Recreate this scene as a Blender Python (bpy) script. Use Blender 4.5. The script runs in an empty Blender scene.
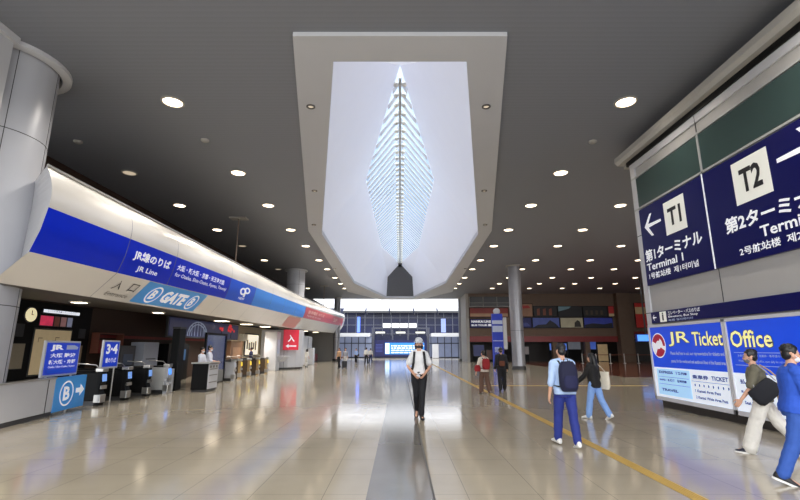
import bpy, bmesh, math, random
from mathutils import Vector, Matrix, noise
random.seed(7)
PI = math.pi
scene = bpy.context.scene
COL = scene.collection

# ------------------------------------------------------------------ materials
def lin(c):
    return tuple(((v/255)/12.92 if v/255 <= .04045 else ((v/255+.055)/1.055)**2.4) for v in c)
MATS = {}
def mat(name, rgb, rough=.5, metal=0., var=.06, scale=8., emit=None, estr=0., spec=.5, bump=0., bscale=60., coat=0.):
    if name in MATS: return MATS[name]
    m = bpy.data.materials.new(name); m.use_nodes = True
    nt = m.node_tree; n = nt.nodes; b = n['Principled BSDF']
    c = lin(rgb)
    b.inputs['Roughness'].default_value = rough
    b.inputs['Metallic'].default_value = metal
    b.inputs['Specular IOR Level'].default_value = spec
    if coat: b.inputs['Coat Weight'].default_value = coat; b.inputs['Coat Roughness'].default_value = .06
    tc = n.new('ShaderNodeTexCoord'); no = n.new('ShaderNodeTexNoise')
    no.inputs['Scale'].default_value = scale; no.inputs['Detail'].default_value = 3
    nt.links.new(tc.outputs['Object'], no.inputs['Vector'])
    mx = n.new('ShaderNodeMix'); mx.data_type = 'RGBA'
    mx.inputs['A'].default_value = (*[v*(1-var) for v in c], 1)
    mx.inputs['B'].default_value = (*[min(1, v*(1+var)) for v in c], 1)
    nt.links.new(no.outputs['Fac'], mx.inputs['Factor'])
    nt.links.new(mx.outputs['Result'], b.inputs['Base Color'])
    if bump:
        n2 = n.new('ShaderNodeTexNoise'); n2.inputs['Scale'].default_value = bscale
        bp = n.new('ShaderNodeBump'); bp.inputs['Strength'].default_value = bump; bp.inputs['Distance'].default_value = .01
        nt.links.new(tc.outputs['Object'], n2.inputs['Vector'])
        nt.links.new(n2.outputs['Fac'], bp.inputs['Height']); nt.links.new(bp.outputs['Normal'], b.inputs['Normal'])
    if emit:
        b.inputs['Emission Color'].default_value = (*lin(emit), 1)
        b.inputs['Emission Strength'].default_value = estr
    MATS[name] = m
    return m

def floor_mat():
    m = bpy.data.materials.new('polished_floor_tiles'); m.use_nodes = True
    nt = m.node_tree; n = nt.nodes; L = nt.links.new; b = n['Principled BSDF']
    tc = n.new('ShaderNodeTexCoord')
    mp = n.new('ShaderNodeMapping'); mp.inputs['Location'].default_value = (.05, .1, 0)
    L(tc.outputs['Object'], mp.inputs['Vector'])
    br = n.new('ShaderNodeTexBrick'); br.offset = 0; br.squash = 1
    br.inputs['Scale'].default_value = 1; br.inputs['Brick Width'].default_value = .8; br.inputs['Row Height'].default_value = .8
    br.inputs['Mortar Size'].default_value = .004; br.inputs['Mortar Smooth'].default_value = .2
    br.inputs['Color1'].default_value = (*lin((180, 170, 151)), 1); br.inputs['Color2'].default_value = (*lin((180, 170, 151)), 1)
    br.inputs['Mortar'].default_value = (*lin((138, 130, 116)), 1)
    L(mp.outputs['Vector'], br.inputs['Vector'])
    no = n.new('ShaderNodeTexNoise'); no.inputs['Scale'].default_value = .9; no.inputs['Detail'].default_value = 6
    L(tc.outputs['Object'], no.inputs['Vector'])
    mx = n.new('ShaderNodeMix'); mx.data_type = 'RGBA'; mx.blend_type = 'MULTIPLY'; mx.inputs['Factor'].default_value = 1
    cr = n.new('ShaderNodeValToRGB'); cr.color_ramp.elements[0].position = .3; cr.color_ramp.elements[0].color = (.86, .86, .86, 1)
    cr.color_ramp.elements[1].position = .7; cr.color_ramp.elements[1].color = (1, 1, 1, 1)
    L(no.outputs['Fac'], cr.inputs['Fac']); L(br.outputs['Color'], mx.inputs['A']); L(cr.outputs['Color'], mx.inputs['B'])
    L(mx.outputs['Result'], b.inputs['Base Color'])
    n2 = n.new('ShaderNodeTexNoise'); n2.inputs['Scale'].default_value = 2.2; n2.inputs['Detail'].default_value = 5
    L(tc.outputs['Object'], n2.inputs['Vector'])
    mr = n.new('ShaderNodeMapRange'); mr.inputs['To Min'].default_value = .06; mr.inputs['To Max'].default_value = .16
    L(n2.outputs['Fac'], mr.inputs['Value']); L(mr.outputs['Result'], b.inputs['Roughness'])
    b.inputs['Specular IOR Level'].default_value = .75
    return m

def ceiling_mat():
    m = bpy.data.materials.new('dark_ribbed_ceiling'); m.use_nodes = True
    nt = m.node_tree; n = nt.nodes; L = nt.links.new; b = n['Principled BSDF']
    b.inputs['Roughness'].default_value = .6
    tc = n.new('ShaderNodeTexCoord'); w = n.new('ShaderNodeTexWave'); w.bands_direction = 'Y'; w.inputs['Scale'].default_value = 2.2
    w.wave_profile = 'SAW'
    L(tc.outputs['Object'], w.inputs['Vector'])
    mx = n.new('ShaderNodeMix'); mx.data_type = 'RGBA'
    mx.inputs['A'].default_value = (*lin((124, 127, 136)), 1); mx.inputs['B'].default_value = (*lin((130, 133, 142)), 1)
    L(w.outputs['Fac'], mx.inputs['Factor']); L(mx.outputs['Result'], b.inputs['Base Color'])
    return m

def glass_mat(name, rgb=(225, 238, 250), gloss=.08):
    m = bpy.data.materials.new(name); m.use_nodes = True
    nt = m.node_tree; n = nt.nodes; n.clear(); L = nt.links.new
    o = n.new('ShaderNodeOutputMaterial'); t = n.new('ShaderNodeBsdfTransparent'); g = n.new('ShaderNodeBsdfGlossy')
    t.inputs['Color'].default_value = (*lin(rgb), 1); g.inputs['Roughness'].default_value = .03
    x = n.new('ShaderNodeMixShader'); x.inputs['Fac'].default_value = gloss
    L(t.outputs[0], x.inputs[1]); L(g.outputs[0], x.inputs[2]); L(x.outputs[0], o.inputs['Surface'])
    return m

WHITE = mat('white_metal_panel', (196, 197, 202), .35, .0, .03, 2)
FASCIA = mat('pale_fascia_metal', (232, 229, 224), .25, .25, .03, 1)
GREY = mat('grey_frame_panel', (160, 157, 152), .6, 0, .03, 1)
DGREY = mat('dark_grey_metal', (62, 62, 64), .45, .3)
BLACK = mat('black_matte', (12, 12, 14), .5, spec=.2)
SEAM = mat('dark_joint', (60, 60, 62), .7)
NAVY = mat('navy_sign_face', (4, 6, 84), .35, 0, .03, spec=.2)
BLUE = mat('deep_blue_vinyl', (0, 46, 226), .35, 0, .03, spec=.25)
BLUE2 = mat('mid_blue_vinyl', (34, 96, 240), .35, 0, .03, spec=.2)
LBLUE = mat('light_blue_vinyl', (66, 150, 255), .35, 0, .03, spec=.2)
SKYB = mat('sky_blue_sign', (76, 170, 255), .35, 0, .03, spec=.2)
REDV = mat('red_vinyl', (208, 66, 74), .35, 0, .06)
DRED = mat('dark_red_band', (120, 20, 18), .4, 0, .06)
LETW = mat('white_lettering', (238, 240, 246), .5, 0, .02, 8, (238, 240, 246), .22)
LETS = mat('soft_white_lettering', (190, 205, 240), .5, 0, .02)
LETY = mat('yellow_lettering', (252, 242, 160), .5, 0, .02, 8, (252, 242, 165), .3)
LETK = mat('black_lettering', (22, 22, 26), .5, 0, .02)
LETB = mat('blue_lettering', (38, 66, 160), .5, 0, .02)
LETG = mat('grey_lettering', (120, 116, 108), .5, 0, .02)
STEEL = mat('brushed_steel', (186, 184, 180), .3, .8, .05, 20)
GOLD = mat('champagne_steel', (176, 150, 108), .35, .5, .06, 20)
BEIGE = mat('beige_wall', (196, 180, 152), .6, 0, .05, 3)
BROWN = mat('brown_stone', (104, 84, 68), .55, 0, .12, 3, bump=.1)
DBROWN = mat('dark_brown_wall', (62, 42, 32), .6, 0, .12, 3)
LENS = mat('lamp_lens', (255, 244, 225), .4, 0, 0, 1, (255, 232, 200), 5)
LENSDIM = mat('lamp_lens_dim', (190, 186, 178), .4, 0, .02, 1, (255, 232, 200), .35)
PANEL_L = mat('added_panel_light', (255, 244, 225), .4, 0, 0, 1, (255, 236, 206), 5)
SCRB = mat('bright_screen', (40, 100, 180), .4, 0, 0, 1, (70, 150, 240), .5, spec=.2)
SCRD = mat('deep_blue_screen', (8, 12, 64), .3, 0, .05, 4, (8, 14, 100), .12)
SCRS = mat('small_blue_display', (90, 150, 245), .3, 0, 0, 1, (80, 150, 255), .8)

# ------------------------------------------------------------------ mesh helpers
class MB:
    def __init__(s): s.v = []; s.f = []
    def add(s, v, f):
        o = len(s.v); s.v += [tuple(p) for p in v]; s.f += [tuple(i+o for i in q) for q in f]; return s
    def box(s, x0, x1, y0, y1, z0, z1):
        v = [(x, y, z) for x in (x0, x1) for y in (y0, y1) for z in (z0, z1)]
        return s.add(v, [(0,1,3,2), (4,6,7,5), (0,4,5,1), (2,3,7,6), (0,2,6,4), (1,5,7,3)])
    def obox(s, c, ax, ay, az):
        c, ax, ay, az = map(Vector, (c, ax, ay, az))
        v = [c+i*ax+j*ay+k*az for i in (-1, 1) for j in (-1, 1) for k in (-1, 1)]
        return s.add(v, [(0,1,3,2), (4,6,7,5), (0,4,5,1), (2,3,7,6), (0,2,6,4), (1,5,7,3)])
    def rings(s, rings, cap=True):
        n = len(rings[0]); v = [p for r in rings for p in r]; f = []
        for i in range(len(rings)-1):
            for j in range(n):
                k = (j+1) % n; f.append((i*n+j, i*n+k, (i+1)*n+k, (i+1)*n+j))
        if cap: f.append(tuple(range(n-1, -1, -1))); f.append(tuple((len(rings)-1)*n+j for j in range(n)))
        return s.add(v, f)
    def tube(s, pts, radii, n=12, flat=1., ref=None, round_caps=False):
        pts = [Vector(p) for p in pts]
        if not hasattr(radii, '__len__'): radii = [radii]*len(pts)
        P = list(pts); R = list(radii)
        if round_caps:
            d0 = (pts[0]-pts[1]).normalized(); d1 = (pts[-1]-pts[-2]).normalized()
            P = [pts[0]+d0*R[0]*.95, pts[0]+d0*R[0]*.7]+P+[pts[-1]+d1*R[-1]*.7, pts[-1]+d1*R[-1]*.95]
            R = [R[0]*.3, R[0]*.72]+R+[R[-1]*.72, R[-1]*.3]
        rg = []; prev = None
        for i, p in enumerate(P):
            t = (P[min(i+1, len(P)-1)]-P[max(i-1, 0)]).normalized()
            a = Vector(ref) if ref is not None else (prev if prev is not None else (Vector((0, 0, 1)) if abs(t.z) < .9 else Vector((0, 1, 0))))
            u = (a-a.dot(t)*t).normalized(); w = t.cross(u); prev = u
            rg.append([p+(u*math.cos(q)*flat+w*math.sin(q))*R[i] for q in [2*PI*k/n for k in range(n)]])
        return s.rings(rg)
    def lathe(s, c, prof, n=24):
        c = Vector(c)
        return s.rings([[c+Vector((r*math.cos(2*PI*k/n), r*math.sin(2*PI*k/n), z)) for k in range(n)] for r, z in prof])
    def ell(s, c, r, n=14, m=9, M=None):
        c = Vector(c); rg = []
        for i in range(m):
            a = -PI/2+PI*(i+.35)/(m-.3)
            row = []
            for k in range(n):
                p = Vector((r[0]*math.cos(a)*math.cos(2*PI*k/n), r[1]*math.cos(a)*math.sin(2*PI*k/n), r[2]*math.sin(a)))
                row.append(c+(M @ p if M else p))
            rg.append(row)
        return s.rings(rg)
    def poly(s, pts): return s.add(pts, [tuple(range(len(pts)))])
    def mesh(s, name, m=None, smooth=False):
        me = bpy.data.meshes.new(name); me.from_pydata(s.v, [], s.f)
        bm = bmesh.new(); bm.from_mesh(me); bmesh.ops.recalc_face_normals(bm, faces=bm.faces); bm.to_mesh(me); bm.free()
        if m: me.materials.append(m)
        if smooth: me.polygons.foreach_set('use_smooth', [True]*len(me.polygons))
        me.update(); return me
    def build(s, name, m, parent=None, smooth=False, bevel=0., label=None):
        o = bpy.data.objects.new(name, s.mesh(name, m, smooth)); COL.objects.link(o)
        if parent is not None: o.parent = parent
        if bevel:
            b = o.modifiers.new('bevel', 'BEVEL'); b.width = bevel; b.segments = 2; b.limit_method = 'ANGLE'; b.angle_limit = .7
        if smooth:
            try: o.data.set_sharp_from_angle(angle=.9)
            except Exception: pass
        if label: o['label'] = label
        return o

def tag(o, label, cat, group=None, kind=None):
    o['label'] = label; o['category'] = cat
    if group: o['group'] = group
    if kind: o['kind'] = kind
    return o
def thing(name, label, cat, loc=(0, 0, 0), rz=0., group=None):
    o = bpy.data.objects.new(name, None); COL.objects.link(o); o.location = loc; o.rotation_euler = (0, 0, rz)
    o.empty_display_size = .2
    return tag(o, label, cat, group)
def struct(o, label=None):
    o['kind'] = 'structure'
    if label: o['label'] = label
    return o
def dup(root, loc=None, label=None, rz=None, swap=None):
    r = root.copy(); COL.objects.link(r)
    if loc is not None: r.location = loc
    if rz is not None: r.rotation_euler = (0, 0, rz)
    if label: r['label'] = label
    for ch in list(root.children):
        c = ch.copy(); COL.objects.link(c); c.parent = r
        for g in list(ch.children):
            d = g.copy(); COL.objects.link(d); d.parent = c
    return r

TXT = {}
def text_geo(s, bold=0.):
    key = (s, bold)
    if key in TXT: return TXT[key]
    cu = bpy.data.curves.new('t', 'FONT'); cu.body = s; cu.size = 1; cu.offset = bold; cu.resolution_u = 2
    o = bpy.data.objects.new('t', cu); COL.objects.link(o)
    dg = bpy.context.evaluated_depsgraph_get()
    me = bpy.data.meshes.new_from_object(o.evaluated_get(dg))
    vs = [tuple(v.co) for v in me.vertices]; fs = [tuple(p.vertices) for p in me.polygons]
    bpy.data.objects.remove(o); bpy.data.curves.remove(cu); bpy.data.meshes.remove(me)
    if not vs: vs = [(0, 0, 0), (1, 0, 0), (1, 1, 0)]; fs = [(0, 1, 2)]
    x0 = min(v[0] for v in vs); x1 = max(v[0] for v in vs); y0 = min(v[1] for v in vs); y1 = max(v[1] for v in vs)
    r = [((v[0]-x0)/(x1-x0), (v[1]-y0)/(y1-y0)) for v in vs], fs
    TXT[key] = r; return r
def text(s, f, m, parent, bold=0., name='lettering', label=None):
    """f maps (u, v) in 0..1 to a point"""
    uv, fs = text_geo(s, bold)
    if 1 < len(s) <= 6 and name == 'lettering':      # short words: every character is a part of its own
        iv = sorted((min(uv[i][0] for i in q), max(uv[i][0] for i in q), k) for k, q in enumerate(fs)); grp = []; end = -1
        for a, b, k in iv:
            if a > end+.004 or not grp: grp.append([])
            grp[-1].append(fs[k]); end = max(end, b)
        for g_ in grp:
            ids = sorted({i for q in g_ for i in q}); mp = {i: n_ for n_, i in enumerate(ids)}
            me = bpy.data.meshes.new('letter'); me.from_pydata([tuple(f(*uv[i])) for i in ids], [], [tuple(mp[i] for i in q) for q in g_]); me.materials.append(m)
            o = bpy.data.objects.new('letter', me); COL.objects.link(o); o.parent = parent
        return o
    mb = MB(); mb.add([f(u, v) for u, v in uv], fs)
    me = bpy.data.meshes.new(name); me.from_pydata(mb.v, [], mb.f); me.materials.append(m)
    o = bpy.data.objects.new(name, me); COL.objects.link(o); o.parent = parent
    if label: o['label'] = label
    return o
def rect(o, ru, uv_):     # planar map: origin lower left, right vector, up vector
    o, ru, uv_ = Vector(o), Vector(ru), Vector(uv_)
    return lambda u, v: o+ru*u+uv_*v

# ------------------------------------------------------------------ world and camera
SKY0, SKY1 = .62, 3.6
SPOT_E = 300.
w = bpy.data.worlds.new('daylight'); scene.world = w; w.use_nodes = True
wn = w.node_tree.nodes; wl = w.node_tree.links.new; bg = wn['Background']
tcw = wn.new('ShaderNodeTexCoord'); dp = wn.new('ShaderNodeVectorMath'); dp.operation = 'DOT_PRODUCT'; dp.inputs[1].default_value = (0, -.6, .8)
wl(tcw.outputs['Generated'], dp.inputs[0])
mrw = wn.new('ShaderNodeMapRange')      # sky shaped brighter overhead and behind the camera, to light the hall
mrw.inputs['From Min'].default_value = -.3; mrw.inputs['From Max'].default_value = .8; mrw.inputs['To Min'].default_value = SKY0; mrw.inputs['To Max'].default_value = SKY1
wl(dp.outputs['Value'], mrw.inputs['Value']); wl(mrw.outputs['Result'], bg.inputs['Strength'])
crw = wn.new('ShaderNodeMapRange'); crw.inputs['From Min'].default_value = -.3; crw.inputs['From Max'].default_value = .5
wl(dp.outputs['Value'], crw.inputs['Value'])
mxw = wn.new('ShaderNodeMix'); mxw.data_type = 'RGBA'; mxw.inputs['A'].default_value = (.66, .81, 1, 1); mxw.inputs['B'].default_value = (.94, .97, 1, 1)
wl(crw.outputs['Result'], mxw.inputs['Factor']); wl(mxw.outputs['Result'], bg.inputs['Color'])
cam = bpy.data.cameras.new('camera'); co = bpy.data.objects.new('camera', cam); COL.objects.link(co)
cam.sensor_width = 36; cam.lens = 20.25; cam.clip_end = 300
co.location = (0, 0, 1.6); co.rotation_euler = (PI/2+math.atan(98/450), 0, 0)
scene.camera = co
scene.view_settings.view_transform = 'Standard'; scene.view_settings.look = 'None'
scene.view_settings.gamma = 1; scene.view_settings.use_curve_mapping = False
scene.view_settings.exposure = EXPO = .55

#PEOPLE-BEGIN
# ------------------------------------------------------------------ people
BLACK = MATS['black_matte']; STEEL = MATS['brushed_steel']
SKIN = mat('skin', (206, 158, 132), .5, 0, .05, 10)
def to_obj(mb, name, m, parent, voxel, smooth_it=2, wr=0., wscale=9., seed=0, label=None):
    me = mb.mesh('tmp'); o = bpy.data.objects.new('tmp', me); COL.objects.link(o)
    r = o.modifiers.new('r', 'REMESH'); r.mode = 'VOXEL'; r.voxel_size = voxel; r.use_smooth_shade = True
    s = o.modifiers.new('s', 'SMOOTH'); s.factor = .5; s.iterations = smooth_it
    dg = bpy.context.evaluated_depsgraph_get()
    nm = bpy.data.meshes.new_from_object(o.evaluated_get(dg)); bpy.data.objects.remove(o); bpy.data.meshes.remove(me)
    nm.name = name; nm.materials.clear(); nm.materials.append(m)
    if wr:
        off = Vector((seed*7.3, seed*3.1, 0))
        nv = [(v.co.copy(), v.normal.copy()) for v in nm.vertices]; co_out = []
        for p, nn in nv:
            q = Vector((p.x*wscale, p.y*wscale, p.z*wscale*1.7))+off
            co_out.extend(p+nn*(noise.noise(q)*wr+abs(noise.noise(q*2.1))*wr*.5))
        nm.vertices.foreach_set('co', co_out)
    nm.polygons.foreach_set('use_smooth', [True]*len(nm.polygons))
    ob = bpy.data.objects.new(name, nm); COL.objects.link(ob); ob.parent = parent
    if label: ob['label'] = label
    return ob

def unit(v): return Vector(v).normalized()
class Fig:
    """legs: (forward pitch, knee bend, out) per side; arms: (upper dir, fore dir) per side, side order left, right. local +Y is forward, +X right"""
    def __init__(s, legs, arms, lean=.03, yaw=0., slim=1., hunch=0., foot=(None, None), twist=0.):
        s.lean, s.yaw, s.slim = lean, yaw, slim
        s.hip = {}; s.knee = {}; s.ank = {}; s.footd = {}
        for k, (p, b, o) in zip((-1, 1), legs):
            h = Vector((k*.088, 0, 0)); d1 = unit((k*o, math.sin(p), -math.cos(p))); kn = h+d1*.43
            a = p-b; d2 = unit((k*o*.5, math.sin(a), -math.cos(a))); an = kn+d2*.41
            s.hip[k], s.knee[k], s.ank[k] = h, kn, an
            fp = foot[0 if k < 0 else 1]
            if fp is None: fp = min(0, a*.9) if a < 0 else a*.25     # toe down when trailing, slightly up when leading
            s.footd[k] = unit((k*.12, math.cos(fp), math.sin(fp)))
        low = min(min(s.ank[k].z-.075, (s.ank[k]+s.footd[k]*.17).z-.045) for k in (-1, 1))
        # heel raise correction
        up = Vector((0, 0, -low)); s.off = up
        for k in (-1, 1): s.hip[k] += up; s.knee[k] += up; s.ank[k] += up
        s.pel = up.copy()
        R = Matrix.Rotation(-lean, 3, 'X')
        s.T = lambda p: s.pel+R @ Vector(p)
        s.R = R
        s.sh, s.el, s.wr, s.hd = {}, {}, {}, {}
        for k, (u, f) in zip((-1, 1), arms):
            sh = s.T((k*.165*slim, 0, .458)); el = sh+unit(u)*.285; wr = el+unit(f)*.25
            s.sh[k], s.el[k], s.wr[k] = sh, el, wr; s.hd[k] = unit(f)
        s.RH = R @ Matrix.Rotation(yaw, 3, 'Z')
        s.neck = s.T((0, .0, .53))
        s.H = lambda p: s.neck+s.RH @ Vector(p)
    def torso(s, mb, g=0., z0=-.09, z1=.56, flare=0.):
        secs = [(-.10, .13, .09, -.005), (-.05, .162, .112, -.01), (.03, .165, .115, -.01), (.10, .148, .105, 0), (.17, .136, .098, .005), (.27, .146, .108, .005), (.36, .160, .116, 0), (.43, .160, .108, -.005), (.485, .125, .085, -.01), (.52, .075, .066, -.008), (.55, .052, .056, -.003), (.60, .05, .055, .0)]
        rg = []
        for z, rx, ry, yo in secs:
            if z < z0-1e-6 or z > z1+1e-6: continue
            ex = flare*max(0, (.2-z)/.3)
            rx2 = (rx*s.slim if z < .52 else rx)+g+ex; ry2 = ry+g+ex*.7
            row = []
            for i in range(20):
                a = 2*PI*i/20; c, q = math.cos(a), math.sin(a)
                e = .85
                row.append(s.T((rx2*math.copysign(abs(c)**e, c), yo+ry2*math.copysign(abs(q)**e, q), z)))
            rg.append(row)
        mb.rings(rg)
        if z1 > .4:
            for k in (-1, 1): mb.tube([s.T((k*.02, -.01, .53)), s.T((k*.08, -.008, .495)), s.T((k*.165*s.slim, -.003, .458))], [.035+g*.5, .042+g, .05+g], 10, round_caps=True)
    def leg(s, mb, k, g=0., z_end=1., r=(.088, .078, .058, .056, .038), ease=(0, 0, 0, 0, 0)):
        h, kn, an = s.hip[k], s.knee[k], s.ank[k]
        pts = [h+Vector((0, 0, .03)), h+(kn-h)*.35, kn, kn+(an-kn)*.35, kn+(an-kn)*z_end]
        mb.tube(pts, [a+g+b for a, b in zip(r, ease)], 14, ref=(1, 0, 0), round_caps=True)
    def arm(s, mb, k, g=0., frac=2., r=(.054, .044, .036, .034, .026), ease=0.):
        sh, el, wr = s.sh[k], s.el[k], s.wr[k]
        root = s.T((k*.10*s.slim, 0, .45))
        P = [root, sh, sh+(el-sh)*.5, el, el+(wr-el)*.3, wr]; Rr = [.05, r[0], r[1], r[2], r[3], r[4]]
        if frac < 2:
            tot = frac
            if frac <= 1: P = [root, sh, sh+(el-sh)*frac*.5, sh+(el-sh)*frac]; Rr = [.05, r[0], r[1]+ease*.5, r[1]+ease]
            else: P = P[:4]+[el+(wr-el)*(frac-1)]; Rr = Rr[:4]+[r[4]+.006+ease]
        mb.tube(P, [q+g for q in Rr], 12, round_caps=True)
    def hand(s, mb, k, curl=.5, palm=None):
        w_, d = s.wr[k], s.hd[k]
        n = Vector(palm) if palm else Vector((-k, 0, 0)) if abs(d.x) < .8 else Vector((0, 0, -1))
        n = (n-n.dot(d)*d).normalized(); side = d.cross(n).normalized()
        if side.y*1 < 0 and abs(side.y) > .3: side = -side     # thumb side forward
        M = Matrix((side, d, n)).transposed()
        mb.ell(w_+d*.05, (.04, .052, .017), 12, 8, M)
        mb.tube([w_-d*.03, w_+d*.03], [.026, .026], 10, flat=1.)
        L = (.07, .08, .074, .058)
        for i in range(4):
            b = w_+d*.085+side*(.03-.02*i)
            dd = d; P = [b-d*.02]; p = b; l = L[i]
            for j in range(3):
                P.append(p.copy()); dd = unit(dd+n*curl*(.55+.25*j)); p = p+dd*l*(.45, .32, .23)[j]
            P.append(p); mb.tube(P, [.0095, .0095, .009, .0085, .007], 7, round_caps=True)
        b = w_+d*.03+side*.032
        p1 = b+unit(side*.8+d*.7+n*.3)*.035; p2 = p1+unit(side*.25+d+n*.4)*.03; p3 = p2+unit(d+n*.7)*.022
        mb.tube([b-side*.015, b, p1, p2, p3], [.013, .013, .011, .0095, .008], 7, round_caps=True)
    def head(s, mb):
        H, RH = s.H, s.RH
        mb.tube([H((0, -.01, -.05)), H((0, 0, .06)), H((0, .01, .12))], [.054, .05, .05], 14)
        mb.ell(H((0, -.012, .185)), (.076, .094, .088), 18, 12, RH)      # skull
        mb.ell(H((0, .022, .14)), (.064, .074, .095), 18, 12, RH)      # face
        mb.ell(H((0, .055, .07)), (.034, .032, .028), 12, 8, RH)       # chin
        mb.ell(H((0, .03, .085)), (.052, .05, .035), 12, 8, RH)        # jaw
        mb.tube([H((0, .088, .165)), H((0, .105, .135)), H((0, .098, .122))], [.008, .013, .012], 8, round_caps=True)
        for k in (-1, 1):
            mb.ell(H((k*.03, .082, .118)), (.022, .014, .02), 8, 6, RH)
            mb.ell(H((k*.078, .0, .135)), (.01, .022, .033), 8, 6, RH)   # ear
        mb.ell(H((0, .094, .095)), (.024, .01, .011), 8, 6, RH)          # lips

def person(name_lb, loc, heading, height, legs, arms, top, bottom, shoe, hair='short', lean=.04, yaw=0., slim=1., sleeve=1., topease=.0, legs_end=.96, voxel=.009,
           mask_=None, cap_=None, loose=.012, hem=-.06, hands=((.5, None), (.5, None)), seed=1, foot=(None, None), shorts=False, haircol=(26, 22, 22), tlabel=None, sole=None, flare=0., skin=SKIN):
    t = thing('person', name_lb, 'person', loc, heading)
    sc = height/1.76; t.scale = (sc, sc, sc)
    F = Fig(legs, arms, lean, yaw, slim, foot=foot)
    b = MB(); F.torso(b, 0, -.1, .6); F.head(b)
    for i, k in enumerate((-1, 1)):
        F.leg(b, k); F.arm(b, k); F.hand(b, k, hands[i][0], hands[i][1])
        a, fd = F.ank[k], F.footd[k]
        b.tube([a+Vector((0, 0, .0))-fd*.02, a+fd*.06-Vector((0, 0, .03)), a+fd*.15-Vector((0, 0, .045))], [.036, .034, .026], 10, round_caps=True)
    to_obj(b, 'body', skin, t, min(voxel, .0065) if voxel < .012 else voxel, 1)
    s_ = MB(); F.torso(s_, .013+topease, hem, .52, flare)
    for k in (-1, 1): F.arm(s_, k, .013+topease*.7, sleeve, ease=.012 if sleeve <= 1 else .0)
    to_obj(s_, 'shirt', top, t, voxel, 2, .007, 8, seed, tlabel)
    q = MB(); F.torso(q, .016, -.10, .10)
    for k in (-1, 1): F.leg(q, k, .012, legs_end if not shorts else .02, ease=(.0, loose*.6, loose, loose*1.3, loose*1.6+.008))
    to_obj(q, 'trousers', bottom, t, voxel, 2, .007, 9, seed+3)
    for k in (-1, 1):
        a, fd = F.ank[k], F.footd[k]; up = Vector((1, 0, 0)).cross(fd).normalized(); sd_ = fd.cross(up)
        M = Matrix((sd_, fd, up)).transposed()
        f_ = MB(); c = a-up*.03
        rg = []
        for yy, wd, zt, zb in ((-.085, .018, .02, -.036), (-.075, .034, .05, -.045), (-.04, .042, .062, -.047), (.03, .043, .055, -.047), (.10, .05, .025, -.047), (.155, .048, .005, -.046), (.19, .034, -.008, -.042), (.205, .014, -.02, -.036)):
            rg.append([c+M @ Vector((wd*math.cos(aa), yy, (zt+zb)/2+(zt-zb)/2*math.sin(aa))) for aa in [2*PI*i/14 for i in range(14)]])
        f_.rings(rg); sh = f_.build('shoe', shoe, t, True)
        if sole:
            g_ = MB(); rg = []
            for yy, wd in ((-.09, .02), (-.07, .04), (.03, .046), (.10, .053), (.16, .05), (.205, .025)):
                rg.append([c+M @ Vector((x_, yy, z_)) for x_, z_ in ((-wd, -.05), (wd, -.05), (wd, -.025), (-wd, -.025))])
            g_.rings(rg).build('sole', sole, sh, label='white sole')
    H, RH = F.H, F.RH
    hm = mat('hair_%d_%d_%d' % haircol, haircol, .45, 0, .2, 20)
    hb = MB()
    if cap_ is None or hair != 'short':
        hb.ell(H((0, -.02, .203)), (.08, .092, .08), 18, 12, RH)
        hb.ell(H((0, -.042, .145)), (.072, .06, .075), 16, 10, RH)
        random.seed(seed)
        for i in range(26):
            a = random.uniform(0, 2*PI); e = random.uniform(.15, 1.3)
            hb.ell(H((.07*math.cos(a)*math.cos(e), -.022+.08*math.sin(a)*math.cos(e), .207+.07*math.sin(e))), (.022, .022, .02), 8, 6, RH)
        for k in (-1, 1): hb.ell(H((k*.07, .015, .19)), (.014, .03, .045), 8, 6, RH)
    else:
        hb.ell(H((0, -.04, .14)), (.078, .075, .085), 16, 10, RH)
        for k in (-1, 1): hb.ell(H((k*.066, .02, .15)), (.014, .028, .05), 8, 6, RH)
    if hair in ('long', 'bob'):
        ln = -.16 if hair == 'long' else .02
        hb.tube([H((0, -.05, .17)), H((0, -.085, .06)), H((0, -.105, ln))], [.08, .075, .05], 14, flat=1., ref=(0, 1, 0), round_caps=True)
        for k in (-1, 1): hb.tube([H((k*.06, -.02, .2)), H((k*.078, -.015, .12)), H((k*.07, -.03, .04 if hair == 'bob' else -.04))], [.02, .024, .016], 8, round_caps=True)
    to_obj(hb, 'hair', hm, t, max(voxel, .008), 1, .004, 30, seed)
    if mask_:
        mm = MB(); mm.ell(H((0, .042, .098)), (.058, .066, .052), 16, 10, RH)
        mo = to_obj(mm, 'face_mask', mask_, t, .007, 1)
        mm = MB()
        for k in (-1, 1): mm.tube([H((k*.055, .06, .11)), H((k*.082, .0, .15))], .004, 6)
        mm.build('ear_loop', mask_, mo)
    e_ = MB()
    for k in (-1, 1): e_.ell(H((k*.029, .088, .158)), (.013, .007, .007), 8, 6, RH)
    e_.build('eyes', mat('dark_eye', (30, 24, 22), .3), t, True)
    e_ = MB()
    for k in (-1, 1): e_.tube([H((k*.014, .094, .178)), H((k*.03, .094, .184)), H((k*.046, .083, .178))], .004, 6)
    e_.build('eyebrows', hm, t, True)
    if cap_:
        cc = MB(); cc.ell(H((0, -.014, .215)), (.09, .107, .082), 18, 12, RH)
        co_ = to_obj(cc, 'cap', cap_, t, .008, 1)
        cb = MB(); rg = []
        for z_, sc2 in ((.19, 1), (.198, 1)):
            rg.append([H((.088*math.cos(a)*1.25, .0+.125*math.sin(a)*1.25, z_-.02*abs(math.sin(a)))) for a in [2*PI*i/24 for i in range(24)]])
        cb.rings(rg).build('brim', cap_, co_)
    return t, F

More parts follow.
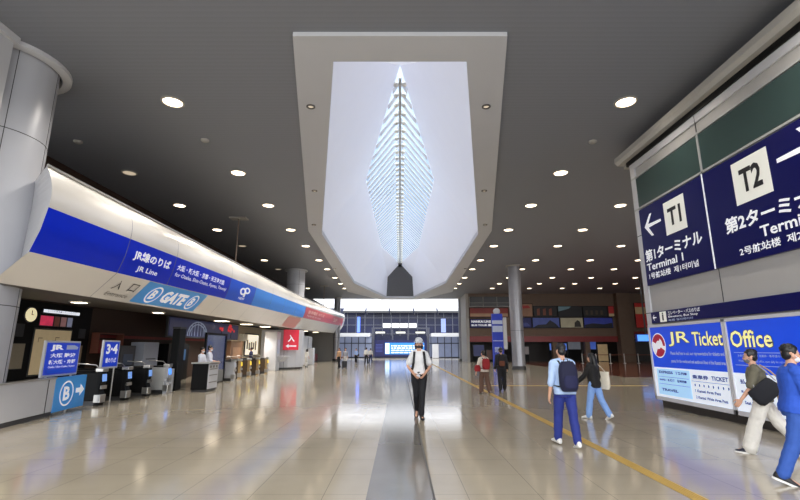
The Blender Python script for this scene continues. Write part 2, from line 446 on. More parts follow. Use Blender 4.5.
def backpack(lb, loc, heading, height, F, m_, trim_m=None, front_only=False, size=(.15, .085, .23), zc=.27):
    t = thing('backpack', lb, 'backpack', loc, heading); sc = height/1.76; t.scale = (sc,)*3
    T = F.T; R = F.R
    b = MB(); rg = []
    for i in range(9):
        z = -size[2]+2*size[2]*i/8; k = (.72, .92, 1, 1, 1, 1, .96, .86, .6)[i]; d = (.7, .95, 1, 1, .96, .9, .84, .74, .55)[i]
        rg.append([T((size[0]*k*math.copysign(abs(math.cos(a))**.5, math.cos(a)), -.125-size[1]+size[1]*d*math.copysign(abs(math.sin(a))**.6, math.sin(a)), zc+z)) for a in [2*PI*j/20 for j in range(20)]])
    b.rings(rg).build('bag_body', m_, t, True)
    b = MB(); rg = []
    for i in range(5):
        z = -.1+.2*i/4; k = (.8, 1, 1, 1, .8)[i]
        rg.append([T((.115*k*math.cos(a), -.125-2*size[1]-.005+.03*k*math.sin(a), zc-.09+z)) for a in [2*PI*j/16 for j in range(16)]])
    b.rings(rg).build('front_pocket', trim_m or m_, t, True)
    sm = mat('dark_strap', (20, 20, 26), .6)
    for k in (-1, 1):
        m = MB(); P = [(k*.07, -.14, .44), (k*.085, -.09, .5), (k*.095, -.01, .535), (k*.105, .08, .49), (k*.115, .135, .40), (k*.125, .14, .28), (k*.15, .10, .16), (k*.165, 0, .10), (k*.14, -.13, .08)]
        m.tube([T(p) for p in P], [.03]*len(P), 8, flat=.35, ref=None)
        m2 = MB(); pts = [T(p) for p in P]; 
        for i in range(len(pts)-1):
            a_, b_ = pts[i], pts[i+1]; d = (b_-a_); c = (a_+b_)/2
            m2.obox(c, d*.55, R @ Vector((.026, 0, 0)), d.normalized().cross(Vector((1, 0, 0)))*.008)
        m2.build('strap', sm, t)
    m = MB(); m.tube([T((-.04, -.16, zc+size[2]-.02)), T((-.03, -.17, zc+size[2]+.04)), T((.03, -.17, zc+size[2]+.04)), T((.04, -.16, zc+size[2]-.02))], .008, 6).build('handle', sm, t, True)
    return t

def bag(lb, loc, heading, height, pts_c, wx, wy, hz, m_, strap_pts, strap_m, name='shoulder_bag', cat='bag', tilt=0., taper=.85):
    t = thing(name, lb, cat, loc, heading); sc = height/1.76; t.scale = (sc,)*3
    c = Vector(pts_c); Rr = Matrix.Rotation(tilt, 3, 'X'); rg = []
    for i in range(8):
        z = -hz+2*hz*i/7; k = (.8, .97, 1, 1, .99, .97, .94, taper)[i]
        rg.append([c+Rr @ Vector((wx*k*math.copysign(abs(math.cos(a))**.7, math.cos(a))*(1 if i < 6 else .7), wy*k*math.copysign(abs(math.sin(a))**.5, math.sin(a)), z)) for a in [2*PI*j/20 for j in range(20)]])
    b = MB().rings(rg); me = b.build('bag_body', m_, t, True)
    for v in list(me.data.vertices):
        q = v.co*11; v.co += Vector((1, .3, .3))*noise.noise(q)*.012
    if strap_pts:
        m = MB(); m.tube(strap_pts, .011, 7, round_caps=True).build('strap', strap_m, t, True)
    return t

M_ = lambda n, c, r=.8, v=.12: mat(n, c, r, 0, v, 14, bump=.15, bscale=40)
wshoe = M_('white_shoe', (226, 224, 220), .5, .03)
down = ((0.05, -.05, -1), (0, .15, -1))
# man with the navy backpack, walking away
hd = .06; L1 = (2.80, 8.0, 0)
P, F1 = person('person in a light blue shirt and blue trousers with a navy backpack, walking away', L1, hd, 1.72,
    [(.30, .10, .0), (-.18, .10, 0)], [((-.22, -.1, -1), (-.12, .18, -1)), ((.16, .1, -1), (-.2, .8, -.7))],
    M_('light_blue_shirt', (176, 200, 236)), M_('blue_trousers', (34, 48, 128)), wshoe, sleeve=1.25, topease=.012, voxel=.0085, seed=2, loose=.006, haircol=(20, 18, 20))
backpack('navy backpack worn by the person in the light blue shirt', L1, hd, 1.72, F1, M_('navy_bag', (18, 20, 52)), M_('navy_pocket', (24, 26, 66)), size=(.155, .09, .25), zc=.25)
# person in cap, walking towards the camera
hd = PI; L2 = (.45, 11.0, 0)
P, F2 = person('person in a pale hat and white top with black straps walking towards the camera', L2, hd, 1.88,
    [(.12, .05, -.07), (-.16, .45, -.07)], [((-.42, -.12, -1), (.5, .55, -.62)), ((.42, -.12, -1), (-.5, .55, -.62))],
    M_('white_top', (226, 226, 228)), M_('black_trousers', (20, 20, 26)), M_('black_shoe', (20, 18, 20), .5), slim=.84, sleeve=.7, topease=.008, hem=-.03, voxel=.0085, seed=5, loose=.0,
    cap_=M_('pale_cap', (196, 200, 208)), mask_=M_('black_mask', (52, 50, 56)), hair='bob', haircol=(34, 30, 32))
backpack('black backpack on the person in the pale hat', L2, hd, 1.88, F2, M_('black_bag', (20, 20, 24)), size=(.12, .07, .2))
bag('small pale pouch at the waist of the person in the pale hat', L2, hd, 1.88, F2.T((.03, .15, .0)), .045, .02, .035, M_('pale_pouch', (200, 206, 220)), [F2.T((x, .135-.0*x, .02)) for x in (-.14, -.05, .05, .14)], M_('strap_black', (20, 20, 22)), 'waist_pouch')
# woman in black with tote
hd = .62; L3 = (4.54, 10.95, 0)
P, F3 = person('person with long dark hair in black top and light blue jeans, striding left', L3, hd, 1.53,
    [(.24, .08, .02), (-.26, .25, .02)], [((-.2, .5, -1), (-.1, .6, -.5)), ((.25, -.1, -1), (.1, .4, -.8))],
    M_('black_top', (18, 17, 18)), M_('light_jeans', (128, 164, 222)), wshoe, hair='long', slim=.92, sleeve=1.9, topease=.02, voxel=.009, seed=7, loose=.012, haircol=(16, 14, 15), hem=-.1)
bag('cream canvas tote hanging on the shoulder of the person in the black top', L3, hd, 1.53, F3.T((.28, -.10, .08)), .05, .19, .23, M_('cream_canvas', (222, 214, 196)),
    [F3.T(p) for p in ((.28, -.2, .29), (.24, -.12, .42), (.18, -.03, .53), (.24, .0, .42), (.28, .0, .29))], M_('cream_strap', (214, 206, 188)), 'tote_bag', taper=1.0)
# man in olive t-shirt, walking left
hd = .98; L4 = (5.70, 7.42, 0)
P, F4 = person('person in an olive t-shirt and white trousers walking left past the ticket office wall', L4, hd, 1.66,
    [(.36, .06, .02), (-.44, .32, .02)], [((-.12, .35, -1), (-.05, .75, -1)), ((.2, -.3, -1), (.1, .3, -1))],
    M_('olive_shirt', (104, 100, 84)), M_('white_trousers', (226, 222, 214)), M_('navy_shoe', (22, 24, 46), .5), sleeve=.85, topease=.015, voxel=.0085, seed=9, loose=.03, mask_=M_('grey_mask', (110, 112, 118)), lean=.1, haircol=(22, 20, 22), sole=wshoe)
bag('black slouchy shoulder bag on the back of the person in the olive t-shirt', L4, hd, 1.66, F4.T((-.27, -.05, .13)), .08, .22, .14, M_('black_slouch', (18, 20, 30)),
    [F4.T(p) for p in ((-.27, -.22, .3), (-.2, -.13, .45), (-.09, -.05, .56), (-.13, .03, .5), (-.22, .07, .36), (-.27, .08, .2))], M_('grey_strap', (170, 170, 172)), 'shoulder_bag', tilt=-.75)
bag('tan tote hanging behind the black bag of the person in the olive t-shirt', L4, hd, 1.66, F4.T((-.2, -.32, .05)), .06, .13, .2, M_('tan_canvas', (200, 168, 100)),
    [F4.T(p) for p in ((-.2, -.33, .24), (-.1, -.2, .44), (.02, -.1, .54))], M_('tan_strap', (180, 150, 96)), 'tote_bag')
# man in blue sweatshirt, walking right
hd = -1.95; L5 = (4.88, 5.86, 0)
P, F5 = person('person in a blue sweatshirt, jeans and white face mask walking right at the right edge', L5, hd, 1.70,
    [(.30, .12, .02), (-.24, .18, .02)], [((-.1, .25, -1), (.1, .9, -.35)), ((.1, .15, -1), (-.1, .9, -.3))],
    M_('royal_sweatshirt', (40, 84, 190)), M_('blue_jeans', (48, 86, 168)), M_('black_slip_on', (26, 24, 28), .5), sleeve=1.95, topease=.022, voxel=.0085, seed=11, loose=.01, mask_=M_('white_mask', (232, 234, 238)), lean=.09, haircol=(14, 13, 15), sole=wshoe, hem=-.08)
# sweatshirt print
text('HA', lambda u, v: F5.T((.05-.11*u, .158, .26+.1*v)), LETW, P, .05, 'chest_print')
# pair walking away further on
hd = .35; L6 = (3.05, 16.9, 0)
P, F6 = person('person in a dark red vest over white sleeves and brown trousers, walking away', L6, hd, 1.55,
    [(.18, .1, .01), (-.2, .2, .01)], [((-.35, .0, -1), (-.25, .2, -1)), ((.2, 0, -1), (.1, .3, -1))],
    M_('cream_sleeves', (206, 196, 184)), M_('brown_trousers', (98, 72, 60)), M_('grey_shoe', (150, 140, 134), .6), sleeve=1.4, topease=.015, voxel=.012, seed=13, loose=.02, haircol=(46, 40, 40))
backpack('dark red backpack on the person in brown trousers', L6, hd, 1.55, F6, M_('dark_red_bag', (142, 28, 34)), size=(.17, .07, .22), zc=.26)
bag('dark red shoulder bag at the left hip of the person in brown trousers', L6, hd, 1.55, F6.T((-.3, .0, .1)), .13, .08, .13, M_('red_shoulder_bag', (150, 30, 38)), [F6.T(p) for p in ((-.28, 0, .22), (-.2, 0, .42), (-.1, -.02, .53))], M_('red_strap', (120, 26, 30)))
hd = -.1; L7 = (3.93, 18.0, 0)
P, F7 = person('person dressed in black with a black backpack, walking away beside the red backpack', L7, hd, 1.66,
    [(-.22, .2, .02), (.2, .06, .03)], [((-.2, 0, -1), (-.1, .4, -.8)), ((.2, 0, -1), (.1, .5, -.8))],
    M_('charcoal_top', (36, 36, 42)), M_('black_trousers', (20, 20, 26)), M_('black_shoe', (20, 18, 20), .5), sleeve=1.9, topease=.02, voxel=.012, seed=15, loose=.012, haircol=(50, 48, 52))
backpack('black backpack with an orange tag on the person dressed in black', L7, hd, 1.66, F7, M_('black_bag2', (22, 20, 24)), M_('orange_brown_pocket', (96, 50, 30)), size=(.16, .08, .24), zc=.26)
# staff
STAFFW = M_('staff_white', (214, 218, 232))
for i, (x, y, h, hdg, lb) in enumerate(((-8.05, 18.75, 1.66, -PI/2-.2, 'person in a white shirt standing behind the staff counter, nearer the black post'), (-7.95, 19.25, 1.74, -PI/2+.3, 'taller person in a white shirt behind the right end of the staff counter'))):
    person(lb, (x, y, 0), hdg, h, [(.03, .02, .02), (-.02, .02, .03)], [((-.1, .25, -1), (.2, .9, -.2)), ((.1, .25, -1), (-.2, .9, -.2))], STAFFW, M_('staff_navy', (28, 30, 52)), M_('black_shoe', (20, 18, 20), .5),
           sleeve=1.2, voxel=.012, seed=20+i, mask_=M_('white_mask', (232, 234, 238)))
# far people
def far(lb, loc, hdg, h, top, bot, hair='short', stride=.25, sleeve=1.2, **k):
    return person(lb, loc, hdg, h, [(stride, .1, .02), (-stride, .2, .02)], [((-.2, .1, -1), (-.1, .3, -1)), ((.2, -.1, -1), (.1, .3, -1))], top, bot, M_('black_shoe', (20, 18, 20), .5), hair=hair, sleeve=sleeve, voxel=.02, seed=int(loc[1]), hands=((.3, None), (.3, None)), **k)
far('person in white standing past the red sign with a black bag', (-8.05, 39.9, 0), -.5, 1.55, M_('far_white', (222, 220, 216)), M_('far_white_trousers', (206, 204, 204)), 'bob', .06)
P, Fa = far('person in a tan top and black skirt pulling luggage near the canopy end', (-4.95, 37.6, 0), PI-.5, 1.66, M_('tan_top', (176, 140, 108)), M_('black_trousers', (20, 20, 26)), 'bob')
far('person in a grey top and white trousers beside the person in tan', (-4.55, 38.6, 0), PI-.2, 1.66, M_('far_grey', (150, 152, 160)), M_('far_white_trousers', (206, 204, 204)))
far('person in a light blue top and black shorts, far left of the screen portal', (-4.75, 50.0, 0), PI, 1.62, M_('far_blue', (150, 176, 226)), M_('black_trousers', (20, 20, 26)), stride=.35)
far('person in a white top and black trousers near the left portal post', (-3.42, 47.0, 0), .3, 1.7, M_('far_white', (222, 220, 216)), M_('black_trousers', (20, 20, 26)))
far('person in a white top and navy trousers nearest the left portal post', (-3.25, 51.0, 0), .3, 1.62, M_('far_white', (222, 220, 216)), M_('far_navy', (36, 42, 78)))
far('person in dark navy standing at the bright ticket windows', (-10.4, 32.3, 0), PI/2, 1.68, M_('far_navy', (36, 42, 78)), M_('black_trousers', (20, 20, 26)), stride=.05)
def suitcase(lb, x, y, rz):
    t = thing('suitcase', lb, 'suitcase', (x, y, 0), rz)
    MB().box(-.2, .2, -.12, .12, .06, .58).build('shell', M_('dark_case', (26, 26, 32), .4), t, bevel=.04)
    for k in (-1, 1):
        for j in (-1, 1): MB().tube([(k*.14-.015, j*.09, .03), (k*.14+.015, j*.09, .03)], .03, 10).build('wheel', BLACK, t)
    m = MB(); m.tube([(-.08, -.1, .58), (-.08, -.1, .95), (.08, -.1, .95), (.08, -.1, .58)], .012, 6).build('handle', STEEL, t)
suitcase('small dark suitcase beside the pair near the canopy end', -4.45, 37.2, .3)
bag('black shoulder bag of the person in light blue, far left of the portal', (-4.75, 50.0, 0), PI, 1.62, (-.3, 0, .95), .08, .18, .14, M_('black_slouch', (18, 20, 30)), [(-.28, 0, 1.05), (-.15, 0, 1.45)], M_('strap_black', (20, 20, 22)))
#PEOPLE-END

# ------------------------------------------------------------------ floor
struct(MB().box(-30, 36, -30, 84, -.3, 0).build('floor', floor_mat()))
fs = mat('grey_stone_strip', (126, 122, 116), .12, 0, .1, 3, spec=.7)
struct(MB().box(-.37, .36, -6, 60, 0, .004).build('floor_strip', fs), 'darker grey stone strip running down the middle of the hall floor')
struct(MB().box(.36, .385, -6, 60, 0, .006).build('floor_joint', mat('joint_grey', (88, 84, 80), .5)), 'dark joint line along the stone strip')
yl = mat('yellow_tactile', (190, 158, 84), .5, 0, .1, 30)
tp = thing('tactile_paving', 'long yellow tactile guide line running down the right of the floor', 'tactile paving', (3.24, 0, 0))
m = MB().box(-.08, .08, 2, 52, 0, .008)
for dx in (-.054, -.018, .018, .054): m.box(dx-.008, dx+.008, 2, 52, .008, .013)
m.build('guide_strip', yl, tp)
MB().box(.08, 7.5, 20.25, 20.4, 0, .008).build('side_strip', yl, tp)

# ------------------------------------------------------------------ skylight geometry
OUT = [(2.22, 8.15), (5.05, 24.0), (6.0, 51.5), (2.6, 60.2)]
INN = [(1.5, 9.0), (4.42, 24.7), (4.55, 44.5), (1.75, 58.2)]
CE = ceiling_mat()
H = 8.0
m = MB()
XL, XR_, Y0, Y1 = -14., 36., -3., 60.2
for sgn, xe in ((-1, XL), (1, XR_)):
    ys = [Y0]+[p[1] for p in OUT]
    def slabp(q, z0=H, z1=H+.25):
        m.rings([[(x_, y_, z_) for x_, y_ in q] for z_ in (z0, z1)])
    slabp([(xe, Y0), (0, Y0), (0, OUT[0][1]), (xe, OUT[0][1])])
    for a, b in zip(OUT[:-1], OUT[1:]):
        slabp([(xe, a[1]), (sgn*a[0], a[1]), (sgn*b[0], b[1]), (xe, b[1])])
cei = struct(m.build('ceiling', CE))
# frame
fr = MB(); FZ = 7.9
ringo = [(-x, y) for x, y in OUT]+[(x, y) for x, y in reversed(OUT)]
ringi = [(-x, y) for x, y in INN]+[(x, y) for x, y in reversed(INN)]
n = 8
v = [(x, y, FZ) for x, y in ringo]+[(x, y, FZ) for x, y in ringi]+[(x, y, 8.2) for x, y in ringo]+[(x, y, 8.2) for x, y in ringi]
f = []
for i in range(n):
    j = (i+1) % n
    f += [(i, j, n+j, n+i), (i, 2*n+i, 2*n+j, j), (n+i, n+j, 3*n+j, 3*n+i), (2*n+i, 3*n+i, 3*n+j, 2*n+j)]
fr.add(v, f)
skf = struct(fr.build('trim_1', mat('skylight_frame', (196, 198, 204), .6, 0, .03, 1)), 'wide grey frame around the ceiling skylight')
# well
def membrane(name, rgb, tr):
    m = mat(name, rgb, .45, 0, .02, 1); nt = m.node_tree; n = nt.nodes; b = n['Principled BSDF']
    t = n.new('ShaderNodeBsdfTranslucent'); t.inputs['Color'].default_value = (*lin(rgb), 1)
    x = n.new('ShaderNodeMixShader'); x.inputs['Fac'].default_value = tr
    nt.links.new(b.outputs[0], x.inputs[1]); nt.links.new(t.outputs[0], x.inputs[2]); nt.links.new(x.outputs[0], n['Material Output'].inputs['Surface'])
    return m
WW = membrane('white_well_membrane', (226, 228, 240), .1)
A = (0, 17.5, 13.65); B = (0, 57.3, 12.3); D = (2.13, 26.8, 12.0); E_ = (1.95, 46.0, 12.0)
def bil(m, p00, p10, p11, p01, N=10, pinch=0.):
    p00, p10, p11, p01 = map(Vector, (p00, p10, p11, p01)); o = len(m.v)
    for i in range(N+1):
        for j in range(N+1):
            a, b = i/N, j/N
            q = (p00*(1-a)+p10*a)*(1-b)+(p01*(1-a)+p11*a)*b
            q = q+Vector((0, 0, math.sin(PI*b)*pinch)); m.v.append(tuple(q))
    for i in range(N):
        for j in range(N):
            m.f.append((o+i*(N+1)+j, o+(i+1)*(N+1)+j, o+(i+1)*(N+1)+j+1, o+i*(N+1)+j+1))
Z0 = 8.15
for s, nm in ((-1, 'left'), (1, 'right')):
    m = MB(); c = lambda p: (s*p[0], p[1], p[2]) if len(p) == 3 else (s*p[0], p[1], Z0)
    bil(m, c(INN[0]), c(INN[1]), c(D), c(A)); bil(m, c(INN[1]), c(INN[2]), c(E_), c(D)); MID = (1.6, 57.7, 10.6); bil(m, c(INN[2]), c(INN[3]), c(MID), c(E_)); m.poly([c(E_), c(MID), c(B)])
    o = m.build('skylight_well_side', WW, None); struct(o, f'white {nm} slope of the skylight well')
    bm = bmesh.new(); bm.from_mesh(o.data); bmesh.ops.remove_doubles(bm, verts=bm.verts, dist=.001); bm.to_mesh(o.data); bm.free()
    R1 = (0, D[1], 13.55); R2 = (0, E_[1], 13.2)
    m = MB(); m.poly([c(A), c(D), R1]); m.poly([R1, c(D), c(E_), R2]); m.poly([R2, c(E_), c(B)])
    gl = m.build('window_1' if s < 0 else 'window_2', glass_mat('skylight_glass')); struct(gl, f'{nm} slope of the skylight glazing')
    # diagonal louvres
    edge = [(0, A[1], A[2]), D, E_, (0, B[1], B[2])]
    def wy(y):
        for p, q in zip(edge[:-1], edge[1:]):
            if p[1] <= y <= q[1]:
                return p[0]+(q[0]-p[0])*(y-p[1])/(q[1]-p[1])
        return 0
    def ridge(y):
        K = [(A[1], A[2]), (D[1], 13.55), (E_[1], 13.2), (B[1], B[2])]
        for p, q in zip(K[:-1], K[1:]):
            if y <= q[0]: return p[1]+(q[1]-p[1])*(y-p[0])/(q[0]-p[0])
        return K[-1][1]
    def ez(y):
        for p, q in zip(edge[:-1], edge[1:]):
            if p[1] <= y <= q[1]: return p[2]+(q[2]-p[2])*(y-p[1])/(q[1]-p[1])
    lv = MB(); y = A[1]+.3; k = 1.05
    while y < B[1]-.4:
        hit = None
        for i in range(1, 301):
            x = i*.01; yy = y+k*x
            if yy >= B[1] or x >= wy(yy): hit = (x, min(yy, B[1]-.01)); break
        if hit and hit[0] > .1:
            p = Vector((s*.06, y, ridge(y)-.1)); q = Vector((s*hit[0], hit[1], ez(hit[1])-.1))
            d = q-p; sd = Vector((0, 1, 0))
            lv.obox((p+q)/2, d/2, sd*.2, d.cross(sd).normalized()*.02)
        y += .82
    struct(lv.build('skylight_louvres', membrane('white_louvre', (240, 241, 246), .25), None), f'white diagonal louvre blades under the {nm} glazing')
struct(MB().poly([(-INN[3][0], INN[3][1], Z0), (INN[3][0], INN[3][1], Z0), (1.6, 57.7, 10.6), B, (-1.6, 57.7, 10.6)]).build('skylight_well_end', mat('shaded_end_grey', (92, 93, 96), .5)), 'triangular end of the skylight well, shade painted in as dark grey')  # shade on the well end is put into its dark grey colour
struct(MB().poly([(-INN[0][0], INN[0][1], Z0), (INN[0][0], INN[0][1], Z0), A]).build('skylight_well_head', WW), 'white near end of the skylight well')
rb = thing('skylight_ridge_beam', 'white ridge beam with paired round nodes under the skylight', 'ridge beam', (0, 18, 13.42))
L_ = B[1]-A[1]-1.5
rb.rotation_euler = (math.atan2(-1.25, L_), 0, 0)
MB().tube([(0, 0, 0), (0, L_, -.15)], .07, 10).build('beam', STEEL, rb, True)
m = MB(); k = 0
while .5+k*.85 < L_:
    yy = .5+k*.85
    for s in (-1, 1):
        m.ell((s*.2, yy, -.03), (.13, .16, .1), 10, 7)
    m.box(-.3, .3, yy-.04, yy+.04, -.02, .04); k += 1
o = m.build('node', mat('cream_node', (226, 222, 212), .4), rb, True); o['kind'] = 'stuff'
MB().box(-.22, .22, L_-.1, L_+.3, -.5, .1).build('end_bracket', BLACK, rb)

# ------------------------------------------------------------------ downlights
def downlight(lens, r=.25):
    t = thing('downlight', '', 'ceiling light', group='round downlights in the dark ceiling')
    MB().lathe((0, 0, 0), [(r+.05, .0), (r+.05, -.025), (r, -.035), (r-.01, -.01), (r-.01, 0)], 20).build('trim_ring', GREY, t, True)
    MB().lathe((0, 0, -.012), [(r-.012, 0), (r-.02, -.012), (r*.5, -.018), (.01, -.019)], 20).build('lens', lens, t, True)
    return t
rows = [10.85, 15.8, 19.72, 24.08, 28.1, 32.89, 36.79, 41.39, 45.38, 49.0]
cols = [-10.1, -6.04, 6.0, 10.1, 14.15, 17.75, 21.85, 26.]
used = []
proto = None
rn = ['first', 'second', 'third', 'fourth', 'fifth', 'sixth', 'seventh', 'eighth', 'ninth', 'tenth']
def vis(x, y):
    if x == -10.1 and y in (10.85, 32.89+99): return False
    if x > 7.3 and y < 19 and x*13.35/7.26 > 0 and y < x*13.35/7.26-.3: return False
    if x > 7.3 and y < x*(13.35/7.26)+.2: return False
    return True
cn = {-10.1: 'over the blue canopy, outer line', -6.04: 'left of the skylight', 6.0: 'right of the skylight, inner line', 10.1: 'right of the skylight, second line',
      14.15: 'right wing, third line', 17.75: 'right wing, fourth line', 21.85: 'right wing, fifth line', 26.: 'right wing, outermost line'}
dim_proto = None
for i, y in enumerate(rows):
    for x in cols:
        if not vis(x, y): continue
        lb = f'round downlight {cn[x]}, {rn[i]} row counted from the camera'
        if x == -10.1 and i in (1, 4, 6):
            if dim_proto is None: d = dim_proto = downlight(LENSDIM, .23)
            else: d = dup(dim_proto)
            lb = lb.replace('round', 'dim round')
        elif proto is None: d = proto = downlight(LENS)
        else: d = dup(proto)
        d.location = (x, y, H); d['label'] = lb
sd = thing('smoke_detector', 'small grey smoke detector on the ceiling left of the skylight', 'smoke detector', (-6.14, 13.1, H))
MB().lathe((0, 0, 0), [(.13, 0), (.13, -.03), (.08, -.07), (.02, -.075)], 16).build('housing', GREY, sd, True)
dup(sd, (6.1, 13.2, H), 'small grey smoke detector on the ceiling right of the skylight')
dup(sd, (-10.2, 13.2, H), 'small grey smoke detector on the ceiling over the left canopy')
sp = thing('frame_spotlight', 'small recessed spotlight at the near left of the skylight frame', 'spotlight', (-2.38, 10.92, FZ), group='small spotlights in the skylight frame')
MB().lathe((0, 0, 0), [(.12, 0), (.12, -.02), (.085, -.03), (.08, -.005)], 14).build('housing', mat('spot_ring', (80, 78, 76), .4), sp, True)
MB().lathe((0, 0, -.004), [(.075, 0), (.04, -.02), (.01, -.03)], 14).build('lens', LENSDIM, sp, True)
for x, y, lb in ((2.3, 10.92, 'near right'), (-4.5, 19.7+3, 'left corner'), (4.45, 22.7, 'right corner'), (-3.5, 17.5, 'left middle'), (3.45, 17.5, 'right middle'), (-5.3, 36, 'far left'), (5.3, 36, 'far right')):
    dup(sp, (x, y, FZ), f'small recessed spotlight at the {lb} of the skylight frame')

# hanging rods
for x, y, zb, lb in ((-8.11, 21.8, 5.36, 'grey ceiling plate with thin rod hanging over the blue canopy'), (-7.95, 47, 5.78, 'smaller far rod and plate hanging over the red canopy band')):
    t = thing('hanging_rod', lb, 'hanging rod', (x, y, H))
    MB().box(-.42, .42, -.25, .25, -.06, 0).build('plate', GREY, t, bevel=.01)
    MB().tube([(0, 0, -.06), (0, 0, zb-H)], .035, 8).build('rod', mat('rod_brown', (120, 104, 92), .4, .4), t, True)

# ------------------------------------------------------------------ walls
struct(MB().box(-12.3, -12, 9.5, 84, 0, H+.2).build('wall_left', DBROWN))
struct(MB().box(8.2, 36, 54, 54.4, 2.75, H).build('wall_back', BROWN), 'brown stone upper wall of the right wing')
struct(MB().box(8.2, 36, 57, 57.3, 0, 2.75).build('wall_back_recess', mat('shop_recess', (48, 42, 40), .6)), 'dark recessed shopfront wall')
struct(MB().box(35.6, 36, 8, 54, 0, H).build('wall_right_wing', BROWN))
struct(MB().box(7.85, 8.2, 54, 60.2, 0, H).build('wall_right_return', GREY))
struct(MB().box(8.2, 36, 54.4, 57, 2.75, 2.9).build('ceiling_recess', DGREY))
for i, x in enumerate((11.9, 14.0, 18.2, 22.0, 26.0, 30.4)):
    o = MB().box(x-.3, x+.3, 53.9, 54.5, 0, 2.6).build('wall_pier', BROWN, bevel=.02)
    struct(o, 'brown stone pier in the far shopfront')
struct(MB().box(8.2, 25.9, 53.85, 54, 2.3, 2.95).build('trim_2', DRED), 'long dark red band over the far shops')
struct(MB().box(27.2, 36, 53.85, 54, 2.75, 3.5).build('trim_3', DRED), 'dark red band at the right end of the far wall')
struct(MB().box(25.6, 27.2, 53.2, 54, 0, H).build('wall_pilaster', BROWN, bevel=.03), 'wide brown stone pilaster on the far wall')

# big column on the left
def panel_column(name, lb, c, r, h, seams, ring_r, nseam=8):
    t = thing(name, lb, 'column', c)
    MB().lathe((0, 0, 0), [(r, 0), (r, h)], 48).build('shaft', mat('column_cladding', (184, 186, 194), .35, .05, .03, 2), t, True)
    m = MB()
    for z in seams: m.lathe((0, 0, z), [(r+.001, -.008), (r+.004, -.008), (r+.004, .008), (r+.001, .008)], 48)
    for k in range(nseam):
        a = 2*PI*(k+.37)/nseam; cx, cy = math.cos(a)*(r+.001), math.sin(a)*(r+.001)
        m.obox((cx, cy, h/2), (math.cos(a)*.003, math.sin(a)*.003, 0), (-math.sin(a)*.007, math.cos(a)*.007, 0), (0, 0, h/2))
    m.build('panel_joint', SEAM, t)
    MB().lathe((0, 0, h), [(r+.02, -.0), (r+.06, -.12), (ring_r-.05, -.12), (ring_r, -.09), (ring_r, 0)], 48).build('ceiling_ring', WHITE, t, True)
    MB().lathe((0, 0, 0), [(r+.02, 0), (r+.02, .18), (r, .19)], 40).build('base_ring', DGREY, t, True)
    return t
panel_column('cladded_column', 'huge white panelled round column at the left edge of the hall', (-9.0, 9.2, 0), .958, H, (2.45, 6.1), 1.2, 6)
panel_column('cladded_column', 'grey round column rising behind the left canopy', (-8.72, 37.4, 5.53), .74, H-5.53, (1.2,), .95, 4)
struct(MB().box(-8.9, -8.1, -1, 8.3, 0, H-.15).build('wall_left_near', WHITE), 'white wall slab running back from the huge column')
struct(MB().box(-8.95, -8.02, -1, 8.35, H-.15, H).build('trim_4', WHITE))
def slim_column(x, y, lb, r=.48):
    t = thing('round_column', lb, 'column', (x, y, 0))
    MB().lathe((0, 0, 0), [(r, .25), (r, H)], 28).build('shaft', mat('column_grey', (150, 150, 156), .3, .3), t, True)
    MB().lathe((0, 0, 0), [(r+.05, 0), (r+.05, .22), (r, .27)], 28).build('base_ring', DGREY, t, True)
    MB().lathe((0, 0, H), [(r+.01, -.1), (r+.14, -.08), (r+.14, 0)], 28).build('ceiling_ring', GREY, t, True)
    MB().lathe((0, 0, 2.9), [(r+.004, 0), (r+.008, 0), (r+.008, .02), (r+.004, .02)], 28).build('panel_joint', SEAM, t)
slim_column(9.05, 35.3, 'grey round column standing free in the right part of the hall')
slim_column(8.0, 59, 'pale column at the right end of the far glazed hall', .42)
slim_column(-8.1, 58.5, 'far left column beyond the end of the canopy', .42)

# ------------------------------------------------------------------ left canopy (swept profile)
ST = [(8.54, -7.15, (5.20, 4.33, 3.43, 2.84)), (36.3, -7.70, (5.50, 4.82, 3.96, 3.08)), (62., -7.72, (6.1, 5.45, 4.5, 3.5))]
DX = [(0, 0), (.2, .1), (.45, .17), (.75, .2), (1, .18), (1.5, .1), (2, -.05), (3, -.66)]
def fas(Y, s, off=0.):
    a, b = (ST[0], ST[1]) if Y < ST[1][0] else (ST[1], ST[2])
    t = (Y-a[0])/(b[0]-a[0]); X = a[1]+(b[1]-a[1])*t
    z = [p+(q-p)*t for p, q in zip(a[2], b[2])]
    i = min(int(s), 2); zz = z[i]+(z[i+1]-z[i])*(s-i)
    for p, q in zip(DX[:-1], DX[1:]):
        if p[0] <= s <= q[0]: dx = p[1]+(q[1]-p[1])*(s-p[0])/(q[0]-p[0]); break
    sl = -.35 if s > 2 else 0
    return Vector((X+dx+off, Y, zz+sl*off*0-(off*.6 if s > 2 else 0)))
def band(s0, s1, y0, y1, m_, name, parent, off=0., n=6, lbl=None, step=2.):
    m = MB(); ny = max(1, int((y1-y0)/step)); o = []
    for i in range(ny+1):
        Y = y0+(y1-y0)*i/ny
        for j in range(n+1): m.v.append(tuple(fas(Y, s0+(s1-s0)*j/n, off)))
    for i in range(ny):
        for j in range(n): m.f.append((i*(n+1)+j, (i+1)*(n+1)+j, (i+1)*(n+1)+j+1, i*(n+1)+j+1))
    ob = m.build(name, m_, parent, False, label=lbl)
    ob.data.polygons.foreach_set('use_smooth', [True]*len(ob.data.polygons))
    return ob
cp = thing('entrance_canopy', 'long bulging white canopy with blue and red sign bands along the left side', 'canopy', (0, 0, 0))
YA, YB = 8.54, 62.
band(0, 1, YA, YB, FASCIA, 'upper_cladding', cp)
band(1, 2, YA, 19.0, BLUE, 'sign_band', cp, lbl='deep blue sign band')
band(1, 2, 19.0, 22.6, BLUE2, 'sign_band', cp, lbl='mid blue sign band with emblem')
band(1, 2, 22.6, 36.2, LBLUE, 'sign_band', cp, lbl='light blue sign band')
